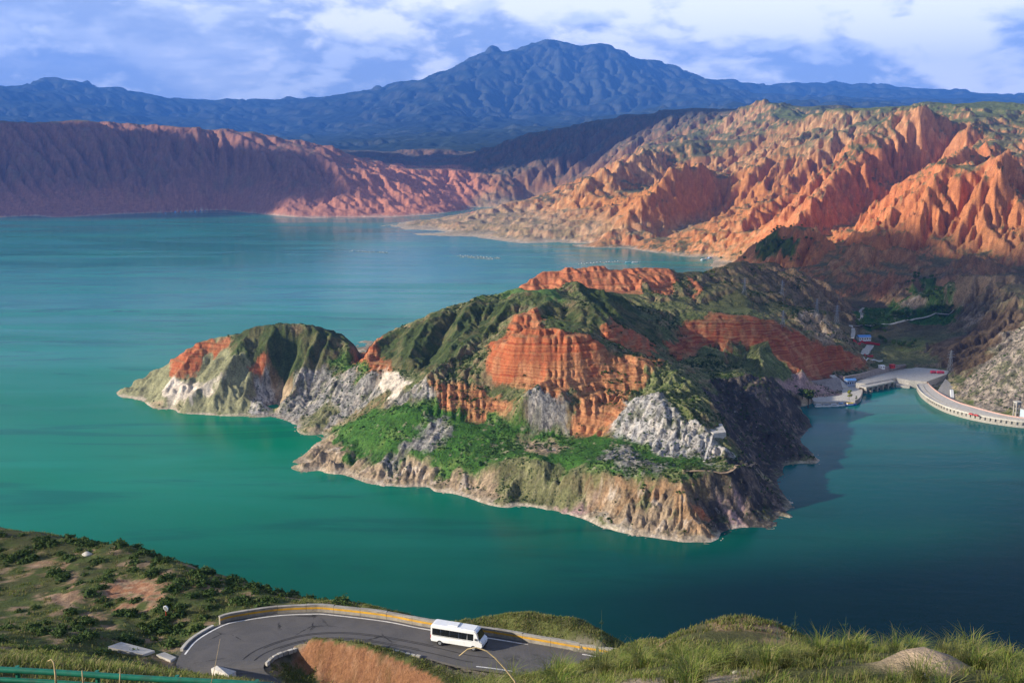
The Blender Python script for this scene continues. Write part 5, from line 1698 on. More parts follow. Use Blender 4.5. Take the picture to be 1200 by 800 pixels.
def slab(pts, lift, th, label):
    Q = [fore_hit(a, b) for a, b in pts]
    c = np.mean(Q, 0)
    m_ = MB(); m_.prism([(p[0] - c[0], p[1] - c[1]) for p in Q], [p[2] - c[2] - th for p in Q], [p[2] - c[2] + lift for p in Q])
    o = m_.build('concrete_slab', MAT['pale_concrete'], bevel=0.03)
    o.location = tuple(c)
    tag(o, label, 'slab', 'concrete slabs by the road')


slab([(125, 760), (142, 754), (182, 764.5), (168, 769)], 0.3, 0.9, 'longest pale concrete slab in the grass left of the road')
slab([(183, 769), (193, 766), (207, 772), (200, 776)], 0.3, 0.9, 'short pale concrete slab between the long slab and the white road line')
slab([(247, 785), (254, 781), (277, 788), (268, 793.5)], 0.25, 0.9, 'pale concrete slab lying at the near edge of the asphalt bend')

# traffic mirror
mx, my, _z = P(195, 727, Y=124.0); mz0 = float(fore_h(mx, my))
mt = thing('traffic_mirror', (mx, my, mz0), 0, 'round white traffic mirror on a short reddish post in the shrubs', 'traffic mirror')
m_ = MB(); m_.bar((0, 0, -0.3), (0, 0, 1.5), 0.05); m_.build('post', MAT['red'], mt)
m_ = MB(); m_.bar((0.02, -0.10, 1.35), (0.1, 0.06, 1.38), 0.40, 0.36, 20); m_.build('mirror_back', MAT['white'], mt, smooth=False)
m_ = MB(); m_.bar((0.008, -0.125, 1.35), (0.02, -0.102, 1.352), 0.31, 0.33, 20); m_.build('mirror_face', MAT['steel'], mt)

# green guard rail on the near brow
def brow(px):
    X, Y_, z = P(px, 0.5 * (784 + 786) + (px) * 14.0 / 240 - 1, Y=30.0)
    return X, Y_, z


gr = thing('guard_rail', brow(120), 0, 'green painted steel pipe guard rail along the near grassy brow', 'guard rail')
g0 = Vector(brow(120))
for dz, nm in ((0, 'rail'), (-0.36, 'rail')):
    m_ = MB(); m_.tube([Vector(brow(px)) - g0 + Vector((0, 0, dz + 0.012 * math.sin(px / 37))) for px in range(-60, 321, 20)], 0.10 if dz == 0 else 0.085, 10)
    m_.build(nm, MAT['green'], gr, smooth=True)
for px in (-30, 18, 112, 206, 300):
    q0 = Vector(brow(px)) - g0
    m_ = MB(); m_.bar(q0 + Vector((0, 0.13, -1.6)), q0 + Vector((0, 0.13, 0.08)), 0.07, n=10); m_.build('post', MAT['green'], gr)

# ------------------------------------------------------------------ minibus
def minibus(loc, rz):
    t = thing('minibus', loc, rz, 'white minibus with a dark window band driving along the parapet', 'minibus')
    prof = [(-3.45, 0.45), (3.30, 0.45), (3.48, 0.75), (3.45, 1.15), (3.05, 1.45), (2.62, 2.38), (2.35, 2.58), (-3.25, 2.62), (-3.45, 2.45)]
    prof_w = [1.0, 1.0, .98, 1.0, 1.0, .88, .82, .82, .86]
    n_ = len(prof); W = 1.0
    V = [(x, -W * k, z) for (x, z), k in zip(prof, prof_w)] + [(x, W * k, z) for (x, z), k in zip(prof, prof_w)]
    F = [tuple(range(n_ - 1, -1, -1)), tuple(range(n_, 2 * n_))] + [(i, (i + 1) % n_, n_ + (i + 1) % n_, n_ + i) for i in range(n_)]
    MB().raw(V, F).build('body', MAT['white'], t, bevel=0.09)
    for sd in (-1, 1):
        m_ = MB()
        xs = [-3.2, -2.05, -0.85, 0.35, 1.45]
        for x0, x1 in zip(xs, xs[1:] + [2.35]):
            x1 -= 0.07
            y0, y1 = sd * 1.008, sd * 0.915
            top = 2.18
            m2 = MB().raw([(x0, y0, 1.36), (x1, y0, 1.36), (x1 if x1 < 2 else x1 - 0.05, y1, top), (x0, y1, top),
                           (x0, y0 - sd * 0.03, 1.36), (x1, y0 - sd * 0.03, 1.36), (x1 if x1 < 2 else x1 - 0.05, y1 - sd * 0.03, top), (x0, y1 - sd * 0.03, top)],
                          [(0, 1, 2, 3), (7, 6, 5, 4), (0, 4, 5, 1), (1, 5, 6, 2), (2, 6, 7, 3), (3, 7, 4, 0)])
            m2.build('window', MAT['glass'], t)
        MB().box((0.1, sd * 1.006, 1.28), (6.3, 0.02, 0.05)).build('trim_strip', MAT['steel'], t)
        MB().box((3.36, sd * 0.72, 0.92), (0.22, 0.36, 0.22)).build('headlight', MAT['lamp'], t, bevel=0.03)
        MB().box((-3.44, sd * 0.80, 1.05), (0.06, 0.2, 0.42)).build('tail_light', MAT['tail'], t)
        m_ = MB(); m_.box((2.55, sd * 1.12, 1.62), (0.08, 0.16, 0.26)); m_.bar((2.5, sd * 0.97, 1.5), (2.55, sd * 1.1, 1.6), 0.02)
        m_.build('wing_mirror', MAT['rubber'], t)
        for x in (-2.2, 2.25):
            wv_ = MB(); wv_.bar((x, sd * 0.78, 0.36), (x, sd * 1.0, 0.36), 0.36, n=20); wh = wv_.build('wheel', MAT['rubber'], t)
            r_ = MB(); r_.bar((x, sd * 0.9, 0.36), (x, sd * 1.012, 0.36), 0.20, n=16); r_.build('rim', MAT['steel'], wh)
    m_ = MB().raw([(3.03, -.9, 1.50), (3.03, .9, 1.50), (2.66, .80, 2.33), (2.66, -.80, 2.33), (3.07, -.9, 1.52), (3.07, .9, 1.52), (2.70, .80, 2.35), (2.70, -.80, 2.35)],
                  [(3, 2, 1, 0), (4, 5, 6, 7), (0, 1, 5, 4), (1, 2, 6, 5), (2, 3, 7, 6), (3, 0, 4, 7)])
    m_.build('windscreen', MAT['glass'], t)
    MB().box((-3.45, 0, 1.85), (0.04, 1.4, 0.6)).build('rear_window', MAT['glass'], t)
    MB().box((3.42, 0, 0.55), (0.2, 1.86, 0.22)).build('bumper', MAT['rubber'], t, bevel=0.04)
    MB().box((-3.42, 0, 0.55), (0.2, 1.86, 0.22)).build('bumper', MAT['rubber'], t, bevel=0.04)
    MB().box((-0.6, 0, 2.66), (1.3, 1.1, 0.14)).build('roof_unit', MAT['white'], t, bevel=0.04)
    return t


b0 = Vector(P(538, 755, z=190)); bd = Vector(P(600, 765.5, z=190)) - Vector(P(480, 746, z=190))
minibus((b0.x, b0.y, 190.002), math.atan2(bd.y, bd.x))

# ------------------------------------------------------------------ grass, shrubs, stalks
def grass_mat():
    m = bpy.data.materials.new('grass_blades'); m.use_nodes = True
    n = NT(m.node_tree)
    out = n.add('ShaderNodeOutputMaterial'); b = n.add('ShaderNodeBsdfPrincipled')
    col = n.add('ShaderNodeAttribute', attribute_name='cover').outputs['Color']
    n.link(col, b.inputs['Base Color']); b.inputs['Roughness'].default_value = 0.75; b.inputs['Specular IOR Level'].default_value = 0.2
    tr = n.add('ShaderNodeBsdfTranslucent'); n.link(col, tr.inputs[0])
    mx_ = n.add('ShaderNodeMixShader'); mx_.inputs[0].default_value = 0.3
    n.link(b.outputs[0], mx_.inputs[1]); n.link(tr.outputs[0], mx_.inputs[2]); n.link(mx_.outputs[0], out.inputs[0])
    return m


GM = grass_mat()


def blades(name, px, py, pz, hgt_, lean, wid, cols, r):
    """one tapered, bent blade per root"""
    k = len(px)
    az = r.uniform(0, 2 * np.pi, k); ln = lean * r.uniform(0.3, 1.2, k) * hgt_
    dx, dy = np.cos(az), np.sin(az)
    sx, sy = -dy * wid / 2, dx * wid / 2
    b0 = np.stack([px, py, pz - 0.03], 1)
    mid_ = b0 + np.stack([dx * ln * 0.35, dy * ln * 0.35, hgt_ * 0.62], 1)
    tip = b0 + np.stack([dx * ln, dy * ln, hgt_ * (1 - 0.25 * lean)], 1)
    s = np.stack([sx, sy, np.zeros(k)], 1)
    V = np.stack([b0 - s, b0 + s, mid_ + s * 0.8, mid_ - s * 0.8, tip], 1).reshape(-1, 3)
    base = np.arange(k)[:, None] * 5
    F = np.concatenate([base + np.array([[0, 1, 2]]), base + np.array([[0, 2, 3]]), base + np.array([[3, 2, 4]])])
    C3 = np.repeat(cols, 5, 0).reshape(k, 5, 3)
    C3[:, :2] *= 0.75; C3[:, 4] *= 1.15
    return np_mesh(name, V, F, GM, cols=C3.reshape(-1, 3), smooth=False)


def blade_cols(k, r, dry=0.25):
    t = r.random(k)[:, None]; u = r.random(k)[:, None]
    g = np.array([.070, .135, .020]) * (1 - u) + np.array([.235, .245, .05]) * u
    d = np.array([.30, .25, .11])
    return np.where(t < dry, d * (0.7 + 0.5 * u), g)


gr_ = np.random.default_rng(5)


def on_road(x, y, m=0.5):
    d, _ = seg_dist(x, y, [tuple(p[:2]) for p in EDGE_O[::3]]); d2, _ = seg_dist(x, y, [tuple(p[:2]) for p in EDGE_I[::3]])
    return inside(ROAD_POLY, x, y) | (np.minimum(d, d2) < m)


def visible_fan(x, y):
    return (np.abs(x) < 0.56 * y + 3)


def grass_field(name, n_t, x0, x1, y0, y1, per, h0, h1, spread, wid, keepf, dry=0.25, lean=0.6, bias=None):
    tx_ = gr_.uniform(x0, x1, n_t); ty_ = gr_.uniform(y0, y1, n_t)
    k = visible_fan(tx_, ty_) & ~on_road(tx_, ty_, 0.45) & keepf(tx_, ty_)
    tx_, ty_ = tx_[k], ty_[k]
    m = len(tx_)
    th = gr_.uniform(h0, h1, m)
    tone = 1 + 0.35 * fbm(tx_ / 7, ty_ / 7, 3, 77)
    bx = np.repeat(tx_, per) + gr_.normal(0, spread, m * per); by = np.repeat(ty_, per) + gr_.normal(0, spread, m * per)
    hh_ = np.repeat(th, per) * gr_.uniform(0.55, 1.1, m * per)
    tdry = np.repeat((gr_.random(m) < 0.3) * 1.0, per)
    c = blade_cols(m * per, gr_, dry) * np.repeat(tone, per)[:, None]
    c = c * (1 - 0.5 * tdry[:, None]) + np.array([.22, .20, .08]) * 0.5 * tdry[:, None]
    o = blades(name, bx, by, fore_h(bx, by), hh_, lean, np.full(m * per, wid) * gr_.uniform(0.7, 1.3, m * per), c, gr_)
    o['kind'] = 'stuff'
    return o


def nz(x, y, s, seed):
    return fbm(x / s, y / s, 3, seed)


fbare = np.clip(bare + cutf * 1.0, 0, 1)


def bare_at(x, y):
    i = np.clip(np.searchsorted(fxs, x) - 1, 0, len(fxs) - 1); j = np.clip(np.searchsorted(fys, y) - 1, 0, len(fys) - 1)
    return fbare[j, i]


clodf = lambda x, y: np.exp(-(((x - X0) / 0.75) ** 2 + ((y - Y0) / 0.7) ** 2)) < 0.35
grass_field('bank_grass', 3200, -1, 13, 12.5, 27, 24, 0.10, 0.26, 0.09, 0.010, lambda x, y: (nz(x, y, 1.6, 5) > -0.10) & clodf(x, y), 0.20, 0.6)
grass_field('bank_tussocks', 520, -1, 13, 13, 26, 95, 0.32, 0.74, 0.055, 0.010, lambda x, y: (nz(x, y, 2.2, 15) > -0.05) & clodf(x, y), 0.14, 0.95)
grass_field('mound_grass', 15000, 4, 34, 27, 104, 12, 0.18, 0.45, 0.16, 0.04, lambda x, y: nz(x, y, 2.5, 6) > -0.2, 0.3)
grass_field('brow_grass', 9000, -32, 2, 24, 75, 12, 0.25, 0.7, 0.14, 0.03, lambda x, y: (y > 31.2) & (nz(x, y, 3, 16) > -0.3), 0.25)
grass_field('verge_grass', 12000, -30, 16, 104, 134, 9, 0.18, 0.5, 0.2, 0.055, lambda x, y: (bare_at(x, y) < 0.5) & (nz(x, y, 3, 18) > -0.35), 0.3)
grass_field('slope_grass', 15000, -90, 12, 75, 168, 9, 0.22, 0.55, 0.22, 0.06, lambda x, y: (bare_at(x, y) < 0.5) & (nz(x, y, 4, 8) > -0.1), 0.22)


def leaf_clump(name, r_, k, leaf, hs, seed):
    r = np.random.default_rng(seed)
    d = r.normal(0, 1, (k, 3)); d /= np.linalg.norm(d, axis=1)[:, None]
    d[:, 2] = np.abs(d[:, 2])
    lob = 0.75 + 0.35 * np.sin(d[:, 0] * 4 + seed) * np.cos(d[:, 1] * 5 + seed * 2)
    c = d * (r.uniform(0.35, 1.0, k) ** 0.6 * lob)[:, None] * np.array([r_, r_, hs])
    a = r.normal(0, 1, (k, 3)); a /= np.linalg.norm(a, axis=1)[:, None]
    b_ = np.cross(a, d + 0.3 * r.normal(0, 1, (k, 3))); b_ /= np.linalg.norm(b_, axis=1)[:, None] + 1e-6
    s = leaf * r.uniform(0.6, 1.4, k)[:, None]
    V = np.stack([c - a * s, c + b_ * s * 0.6, c + a * s, c - b_ * s * 0.6], 1).reshape(-1, 3)
    F = np.arange(4 * k).reshape(k, 4)
    u = r.random(k)[:, None]
    col = np.array([.028, .062, .013]) * (1 - u) + np.array([.10, .15, .035]) * u
    return V, F, np.repeat(col, 4, 0)


SHR = []
for q_ in range(4):
    V, F, c_ = leaf_clump('shrub', 1.0, 260, 0.15, 0.95, 60 + q_)
    o = np_mesh('shrub', V, F, GM, cols=c_, smooth=False)
    SHR.append(o)
SH_LABEL = 'dense dark green shrub on the slope left of the hairpin road'
cand = []
sr = np.random.default_rng(12)
DENSE = [P(230, 712, Y=127), P(260, 705, Y=129), P(60, 735, Y=118), P(170, 690, Y=134), P(150, 655, Y=148), P(30, 640, Y=155), P(300, 700, Y=134), P(90, 650, Y=150)]
while len(cand) < 285:
    c0 = DENSE[sr.integers(len(DENSE))]
    x, y = c0[0] + sr.normal(0, 8), c0[1] + sr.normal(0, 8)
    ax, ay = np.array([x]), np.array([y])
    if on_road(ax, ay, 1.6)[0] or bare_at(ax, ay)[0] > 0.5 or y > 168 or y < 84 or x > -14:
        continue
    cand.append((x, y))
for i, (x, y) in enumerate(cand):
    o = SHR[i] if i < 4 else SHR[i % 4].copy()
    if i >= 4:
        COL.objects.link(o)
    s = sr.uniform(0.5, 1.4)
    o.location = (x, y, float(fore_h(x, y)) - 0.1)
    o.scale = (s * sr.uniform(0.9, 1.4), s * sr.uniform(0.9, 1.4), s * sr.uniform(0.7, 1.05)); o.rotation_euler = (0, 0, sr.uniform(0, 6.28))
    dM = math.hypot(x - mx, y - my); px_ = 600 + FPX * x / (y * CT - (float(fore_h(x, y)) - CAM_H) * ST)
    where = ('close to the round traffic mirror' if dM < 5 else 'by the left end of the parapet wall' if x > -45 and y < 130 else 'along the crest against the lake' if y > 146
             else 'near the long concrete slab' if y < 120 and x > -58 else 'in the lower left corner of the slope' if y < 122 else 'among the bare soil patches' if x < -50 else 'on the bank above the parapet')
    size = 'small' if s < 0.75 else 'middle-sized' if s < 1.1 else 'large'
    tag(o, f'{size} dark green shrub {where}', 'shrub', 'shrubs on the left slope')


def stalk(name, pts, r0, label, grp=None, head=None, seed=1):
    p0 = Vector(pts[0])
    m_ = MB(); k = len(pts)
    m_.tube([Vector(p) - p0 for p in pts], [r0 * (1 - 0.6 * i / (k - 1)) for i in range(k)], 6)
    t = thing(name, p0, 0, label, 'dry stalk' if 'stalk' in name else 'plant', grp)
    m_.build('stem', MAT['stalk'] if 'stalk' in name else SPM, t, smooth=True)
    if head:
        h_ = MB(); r = random.Random(seed)
        for i in range(head[0]):
            f = r.uniform(head[2], 1.0); q_ = Vector(pts[min(k - 1, int(f * (k - 1)))]) - p0
            d = Vector((r.uniform(-1, 1), r.uniform(-.6, .6), r.uniform(0.1, 1.0))).normalized() * head[1] * r.uniform(0.5, 1) * (1.25 - f)
            h_.bar(q_, q_ + d, r0 * 0.4, r0 * 0.15, 4)
            h_.bar(q_ + d * 0.6, q_ + d * 0.6 + Vector((d.y, -d.x, abs(d.z))) * 0.4, r0 * 0.4, r0 * 0.15, 4)
        tag(h_.build('twigs', MAT['stalk'] if 'stalk' in name else SPM, t), kind='stuff')
    return t


SPM = mat('grey_green_herb', (.045, .085, .05), 0.8, 0.2)


def stalk_px(pxs, Y, *a, **k):
    return stalk('dry_stalk', [P(x, y, Y=Y + 0.02 * i) for i, (x, y) in enumerate(pxs)], *a, **k)


stalk_px([(606, 806), (603, 797), (592, 783), (580, 770), (570, 762), (558, 758), (548, 760), (538, 768)], 14.0, 0.016, 'tall pale dry stalk bent over in an arch in front of the road')
stalk_px([(66, 806), (65, 790), (63, 776), (60, 772), (56, 774)], 24.0, 0.03, 'leftmost dry stalk with a hooked tip in front of the green rail')
stalk_px([(98, 806), (97, 795), (96, 785)], 24.0, 0.028, 'short straight dry stalk between two others at the green rail')
stalk_px([(140, 806), (140.5, 795), (141, 783)], 24.0, 0.026, 'rightmost straight dry stalk in front of the green rail')
stalk_px([(246, 806), (252, 780), (258, 748)], 26.0, 0.012, 'thin slanting grass stalk in front of the asphalt bend')
for i, (x, y0, y1, Y_, lab) in enumerate([
        (911, 764, 722, 20, 'tall feathery herb standing against the dark water, left of its pair'), (989, 760, 722, 20, 'tall feathery herb against the water beside the bare soil mound'),
        (952, 764, 738, 20, 'short feathery herb between two taller ones above the bank'), (705, 770, 714, 24, 'slim feathery herb rising left of the grassy knoll'),
        (930, 745, 716, 55, 'thin single herb on the right flank of the grassy knoll'), (1118, 772, 742, 18, 'feathery herb right of the bare soil mound'),
        (1162, 776, 748, 18, 'rightmost feathery herb on the grassy bank'), (1064, 765, 745, 18.5, 'small feathery herb just left above the bare soil mound')]):
    b_ = P(x, y0, Y=Y_); top = P(x + 3 * math.sin(i * 2.1), y1, Y=Y_)
    pts = [tuple(b_[k] * (1 - f) + top[k] * f for k in range(3)) for f in (0, .35, .7, 1)]
    stalk('feathery_herb', pts, 0.007 * Y_ / 18, lab, 'feathery herbs on the near bank', head=(26, 0.22 * Y_ / 20, 0.35), seed=i)
# little stones
for i, (x, y, Y_, s, lab) in enumerate([(1082, 790, 15.0, 0.12, 'pale stone in the grass below the bare soil mound'), (862, 790, 17, 0.06, 'small white stone on the bare bank'),
                                        (102, 646, 150, 0.7, 'white boulder near the top of the left slope'), (660, 741, 88, 0.4, 'pale stone on the grass verge right of the minibus')]):
    V = IV * (1 + 0.22 * np.sin(IV[:, [1, 2, 0]] * 3.1 + i)); p0 = P(x, y, Y=Y_)
    o = np_mesh('boulder', V * np.array([s, s * 0.8, s * 0.55]), IF, MAT['pale_concrete'])
    o.location = (p0[0], p0[1], float(fore_h(p0[0], p0[1])) + 0.15 * s)
    tag(o, lab, 'stone')

# ------------------------------------------------------------------ dam, quay and what stands round the cove
def w3(px, py, z):
    return P(px, py, z=z)


DO = smooth_line([w3(a, b, 0) for a, b in [(1074, 457), (1078, 464), (1085, 470.5), (1095, 477), (1110, 484), (1130, 490), (1150, 494.5), (1175, 498.5), (1200, 501.5), (1240, 504), (1290, 505)]], 60)
DI = smooth_line([w3(a, b, 6) for a, b in [(1086, 447), (1091, 453), (1099, 459.5), (1110, 466), (1125, 472.5), (1140, 477), (1160, 482.5), (1180, 487), (1200, 490), (1240, 493.5), (1290, 494)]], 60)
CR = 6.0
d0 = Vector(DO[30])
dam = thing('dam', (d0.x, d0.y, 0), 0, 'pale concrete arch dam curving across the mouth of the turquoise cove', 'dam')


def loc(L, z, off=(0, 0)):
    return [(p[0] - d0.x, p[1] - d0.y, z) for p in L]


MB().strip(loc(DO, CR - 0.5), loc(DI, CR - 0.5), 45).build('dam_body', MAT['concrete'], dam)
DOl = offset_line(DO, -1.2) if np.linalg.norm(offset_line(DO, -1.2)[30, :2] - DI[30, :2]) > np.linalg.norm(DO[30, :2] - DI[30, :2]) else offset_line(DO, 1.2)
MB().strip(loc(DOl, CR), loc(DI, CR), 0.5).build('crest_deck', MAT['pale_concrete'], dam)
sg = 1 if np.allclose(DOl, offset_line(DO, 1.2)) else -1
MB().strip(loc(offset_line(DO, sg * 1.15), CR + 1.0), loc(offset_line(DO, sg * 0.75), CR + 1.0), 0.997).build('upstream_parapet', MAT['pale_concrete'], dam)
MB().strip(loc(offset_line(DO, -sg * 5.5), CR + 0.35), loc(offset_line(DO, -sg * 6.1), CR + 0.35), 0.348).build('walkway_kerb', MAT['concrete'], dam)
MB().strip(loc(offset_line(DI, 0.5 * sg), CR + 1.1), loc(offset_line(DI, 0.1 * sg), CR + 1.1), 1.097).build('downstream_parapet', mat('pink_parapet', (.50, .32, .27), 0.9, 0.2), dam)
for i in range(26):
    f = 14 + i * 1.12
    k = int(f); p = DO[k] * (1 - (f - k)) + DO[k + 1] * (f - k); t = DO[k + 1] - DO[k]; a = math.atan2(t[1], t[0])
    nx, ny = -t[1], t[0]; L = math.hypot(nx, ny); nx, ny = nx / L * sg, ny / L * sg
    MB().box((p[0] - d0.x + nx * 0.7, p[1] - d0.y + ny * 0.7, CR - 1.7), (1.5, 1.6, 2.3), a).build('corbel', MAT['concrete'], dam)
# abutment block with a sloping face
A_ = [w3(1108, 443.5, 7.5), w3(1119.5, 454, 5.2), w3(1118, 470, 1.5), w3(1097.5, 459.5, 5.9)]
c0 = np.mean(A_, 0)
ab = MB(); ab.prism([(p[0] - c0[0], p[1] - c0[1]) for p in A_], -30, [p[2] for p in A_])
abo = thing('dam_abutment', (c0[0], c0[1], 0), 0, 'triangular pale sloping concrete abutment between the dam crest and the rock wall', 'abutment')
ab.build('sloping_face', MAT['concrete'], abo)
st = MB()
for i in range(7):
    q = w3(1115.3 + 0.1 * i, 457.5 + 1.3 * i, 5.4 - 0.45 * i); st.box((q[0] - c0[0], q[1] - c0[1], q[2]), (3.2, 1.6, 1.6))
st.build('stair', MAT['white'], abo)
# hoist tower and its block
q = w3(1191, 488, CR); tw = thing('hoist_tower', (q[0], q[1], CR), 0.3, 'tall grey concrete hoist frame standing on the dam at the right edge', 'tower')
for dx in (-2.2, 2.2):
    for dy in (-1.6, 1.6):
        MB().box((dx, dy, 7), (0.9, 0.9, 14)).build('column', MAT['concrete'], tw)
for z in (4.0, 8.0, 12.0):
    MB().box((0, 0, z), (3.48, 4.2, 0.7)).build('beam', MAT['concrete'], tw)
MB().box((0, 0, 14.4), (6.4, 5.2, 0.8)).build('roof', MAT['pale_concrete'], tw)
MB().box((0, 0, 13.1), (4.4, 3.2, 1.5)).build('hoist_house', MAT['steel'], tw)
q = w3(1198, 489, CR); gb = thing('gate_house', (q[0] + 3, q[1], CR), 0.3, 'low pale blue gate house behind the hoist frame at the right edge of the dam', 'building')
MB().box((0, 0, 4), (8, 6, 8)).build('wall', mat('pale_blue_render', (.42, .50, .55), 0.8, 0.2), gb)
MB().box((0, 0, 8.3), (8.8, 6.8, 0.6)).build('roof', MAT['concrete'], gb)
for dx in (-2, 0.2, 2.2):
    MB().box((dx, -3.02, 4.6), (1.2, 0.1, 1.8)).build('window', MAT['glass'], gb)


def car(name, loc_, rz, m, label, cat, Lc=4.4, Wc=1.8, Hc=1.5, cargo=None, grp=None):
    t = thing(name, loc_, rz, label, cat, grp)
    if cargo is None:
        prof = [(-.5, .25), (.5, .25), (.5, .58), (.28, .64), (.14, 1.0), (-.30, 1.0), (-.46, .66), (-.5, .62)]
        n_ = len(prof)
        V = [(x * Lc, -Wc / 2 * (1 if z < .7 else .84), z * Hc) for x, z in prof] + [(x * Lc, Wc / 2 * (1 if z < .7 else .84), z * Hc) for x, z in prof]
        F = [tuple(range(n_ - 1, -1, -1)), tuple(range(n_, 2 * n_))] + [(i, (i + 1) % n_, n_ + (i + 1) % n_, n_ + i) for i in range(n_)]
        MB().raw(V, F).build('body', m, t, bevel=0.06)
        for s in (-1, 1):
            MB().raw([(.22 * Lc, s * Wc * .487, .68 * Hc), (.12 * Lc, s * Wc * .435, .94 * Hc), (-.28 * Lc, s * Wc * .435, .94 * Hc), (-.40 * Lc, s * Wc * .487, .68 * Hc),
                      (.22 * Lc, s * Wc * .45, .68 * Hc), (.12 * Lc, s * Wc * .40, .94 * Hc), (-.28 * Lc, s * Wc * .40, .94 * Hc), (-.40 * Lc, s * Wc * .45, .68 * Hc)],
                     [(0, 1, 2, 3), (7, 6, 5, 4), (0, 4, 5, 1), (1, 5, 6, 2), (2, 6, 7, 3), (3, 7, 4, 0)]).build('side_window', MAT['glass'], t)
    else:
        MB().box((Lc * .36, 0, Hc * .52), (Lc * .26, Wc, Hc * .72)).build('cab', m, t, bevel=0.1)
        MB().box((Lc * .492, 0, Hc * .66), (.06, Wc * .9, Hc * .26)).build('windscreen', MAT['glass'], t)
        MB().box((-Lc * .13, 0, Hc * .62), (Lc * .68, Wc * 1.04, Hc * .78)).build('cargo_box', cargo, t, bevel=0.05)
        MB().box((0, 0, Hc * .2), (Lc * .96, Wc * .6, Hc * .09)).build('chassis', MAT['rubber'], t)
    rw = 0.34 if cargo is None else 0.5
    for x in (-.31, .31):
        for s in (-1, 1):
            MB().bar((x * Lc, s * Wc * .36, rw), (x * Lc, s * Wc * .51, rw), rw, n=14).build('wheel', MAT['rubber'], t)
    return t


q = w3(1138, 485.8, CR); q2 = w3(1144, 487.2, CR)
car('red_car', (q[0], q[1], CR), math.atan2(q2[1] - q[1], q2[0] - q[0]), MAT['red'], 'small red car on the dam crest, the left one of the pair', 'car', 4.6, 1.9, 1.6)
car('red_car', (q2[0], q2[1], CR), math.atan2(q2[1] - q[1], q2[0] - q[0]), MAT['red'], 'small red car on the dam crest, the right one of the pair', 'car', 4.6, 1.9, 1.6)

# plaza and walls
PZ = 8.0
def ground_slab(name, pts, z, depth, m, label=None, cat=None, kind=None):
    W = [w3(a, b, z)[:2] for a, b in pts]
    c = np.mean(W, 0)
    o = MB().prism([(p[0] - c[0], p[1] - c[1]) for p in W], -depth, 0).build(name, m)
    o.location = (c[0], c[1], z)
    if kind:
        o['kind'] = kind
    else:
        tag(o, label, cat)
    return o


ground_slab('plaza_pavement', [(1003, 448.5), (1014, 449.5), (1050, 442.5), (1066, 445.5), (1086, 447), (1110, 438), (1112, 434.5), (1096, 432), (1062, 429.5), (1050, 432), (1030, 438), (1005, 446)],
            PZ, 22, MAT['pale_concrete'], kind='structure')
ground_slab('quay_pavement', [(951, 466), (954, 470.5), (1002, 470.5), (1009, 466), (1011, 459), (1010, 453), (1000, 452), (985, 456), (952, 462)], 3.4, 16, MAT['pale_concrete'], kind='structure')
ring = [w3(1002, 470.3, 3.4), w3(1007, 468, 3.4), w3(1010, 463, 3.4), w3(1011, 459, 3.4), w3(1010, 454, 3.4)]
rl = smooth_line(ring, 14); rc = rl[7]
rw_ = MB(); rw_.strip([(p[0] - rc[0], p[1] - rc[1], 1.0) for p in rl], [(p[0] - rc[0], p[1] - rc[1], 1.0) for p in offset_line(rl, 0.7)], 6)
o = rw_.build('quay_wall', MAT['rockwall']); o.location = tuple(rc); tag(o, 'rounded stone quay wall at the corner of the landing', 'wall')
# bank facing behind the quay and upper retaining wall
def facing(name, base, top, zb, zt, th, m, label, cat):
    Bp = [w3(a, b, zb if np.isscalar(zb) else zb[i]) for i, (a, b) in enumerate(base)]; Tp = [w3(a, b, zt if np.isscalar(zt) else zt[i]) for i, (a, b) in enumerate(top)]
    c = np.mean(Bp, 0); n_ = len(Bp)
    V = [(p[0] - c[0], p[1] - c[1], p[2]) for p in Bp] + [(p[0] - c[0], p[1] - c[1], p[2]) for p in Tp] + [(p[0] - c[0], p[1] - c[1] + th, p[2] - 1) for p in Bp] + [(p[0] - c[0], p[1] - c[1] + th, p[2] - 0.4) for p in Tp]
    F = []
    for i in range(n_ - 1):
        F += [(i, i + 1, n_ + i + 1, n_ + i), (n_ + i, n_ + i + 1, 3 * n_ + i + 1, 3 * n_ + i), (2 * n_ + i, 3 * n_ + i, 3 * n_ + i + 1, 2 * n_ + i + 1), (i, 2 * n_ + i, 2 * n_ + i + 1, i + 1)]
    F += [(0, n_, 3 * n_, 2 * n_), (n_ - 1, 3 * n_ - 1, 4 * n_ - 1, 2 * n_ - 1)]
    F = [f for f in F]
    o = MB().raw(V, F).build(name, m); o.location = (c[0], c[1], 0)
    return tag(o, label, cat)


facing('stone_revetment', [(951, 462), (970, 460.5), (988, 457)], [(952, 447), (970, 445), (984, 443)], 3.3, [10, 11, 11.5], 6, MAT['rockwall'], 'sloping pinkish stone revetment behind the quay landing', 'wall')
facing('retaining_wall', [(990, 447), (1010, 444), (1030, 438.5), (1047, 434), (1062, 430.5)], [(990, 441.5), (1010, 438), (1030, 432), (1047, 428.5), (1062, 427)], 8.1, 13.5, 5, MAT['rockwall'],
       'long grey retaining wall along the back of the dam plaza', 'wall')
rA = [w3(972, 439.5, 12), w3(980, 446, 9), w3(988, 454.5, 4.2)]; rB = [w3(978, 439, 12), w3(987, 446, 9), w3(995, 453.5, 4.2)]
rc = rA[1]
o = MB().strip([(p[0] - rc[0], p[1] - rc[1], p[2] - rc[2]) for p in rA], [(p[0] - rc[0], p[1] - rc[1], p[2] - rc[2]) for p in rB], 1.5).build('ramp', MAT['pale_concrete'])
o.location = rc; tag(o, 'straight pale concrete ramp running down to the quay landing', 'ramp')
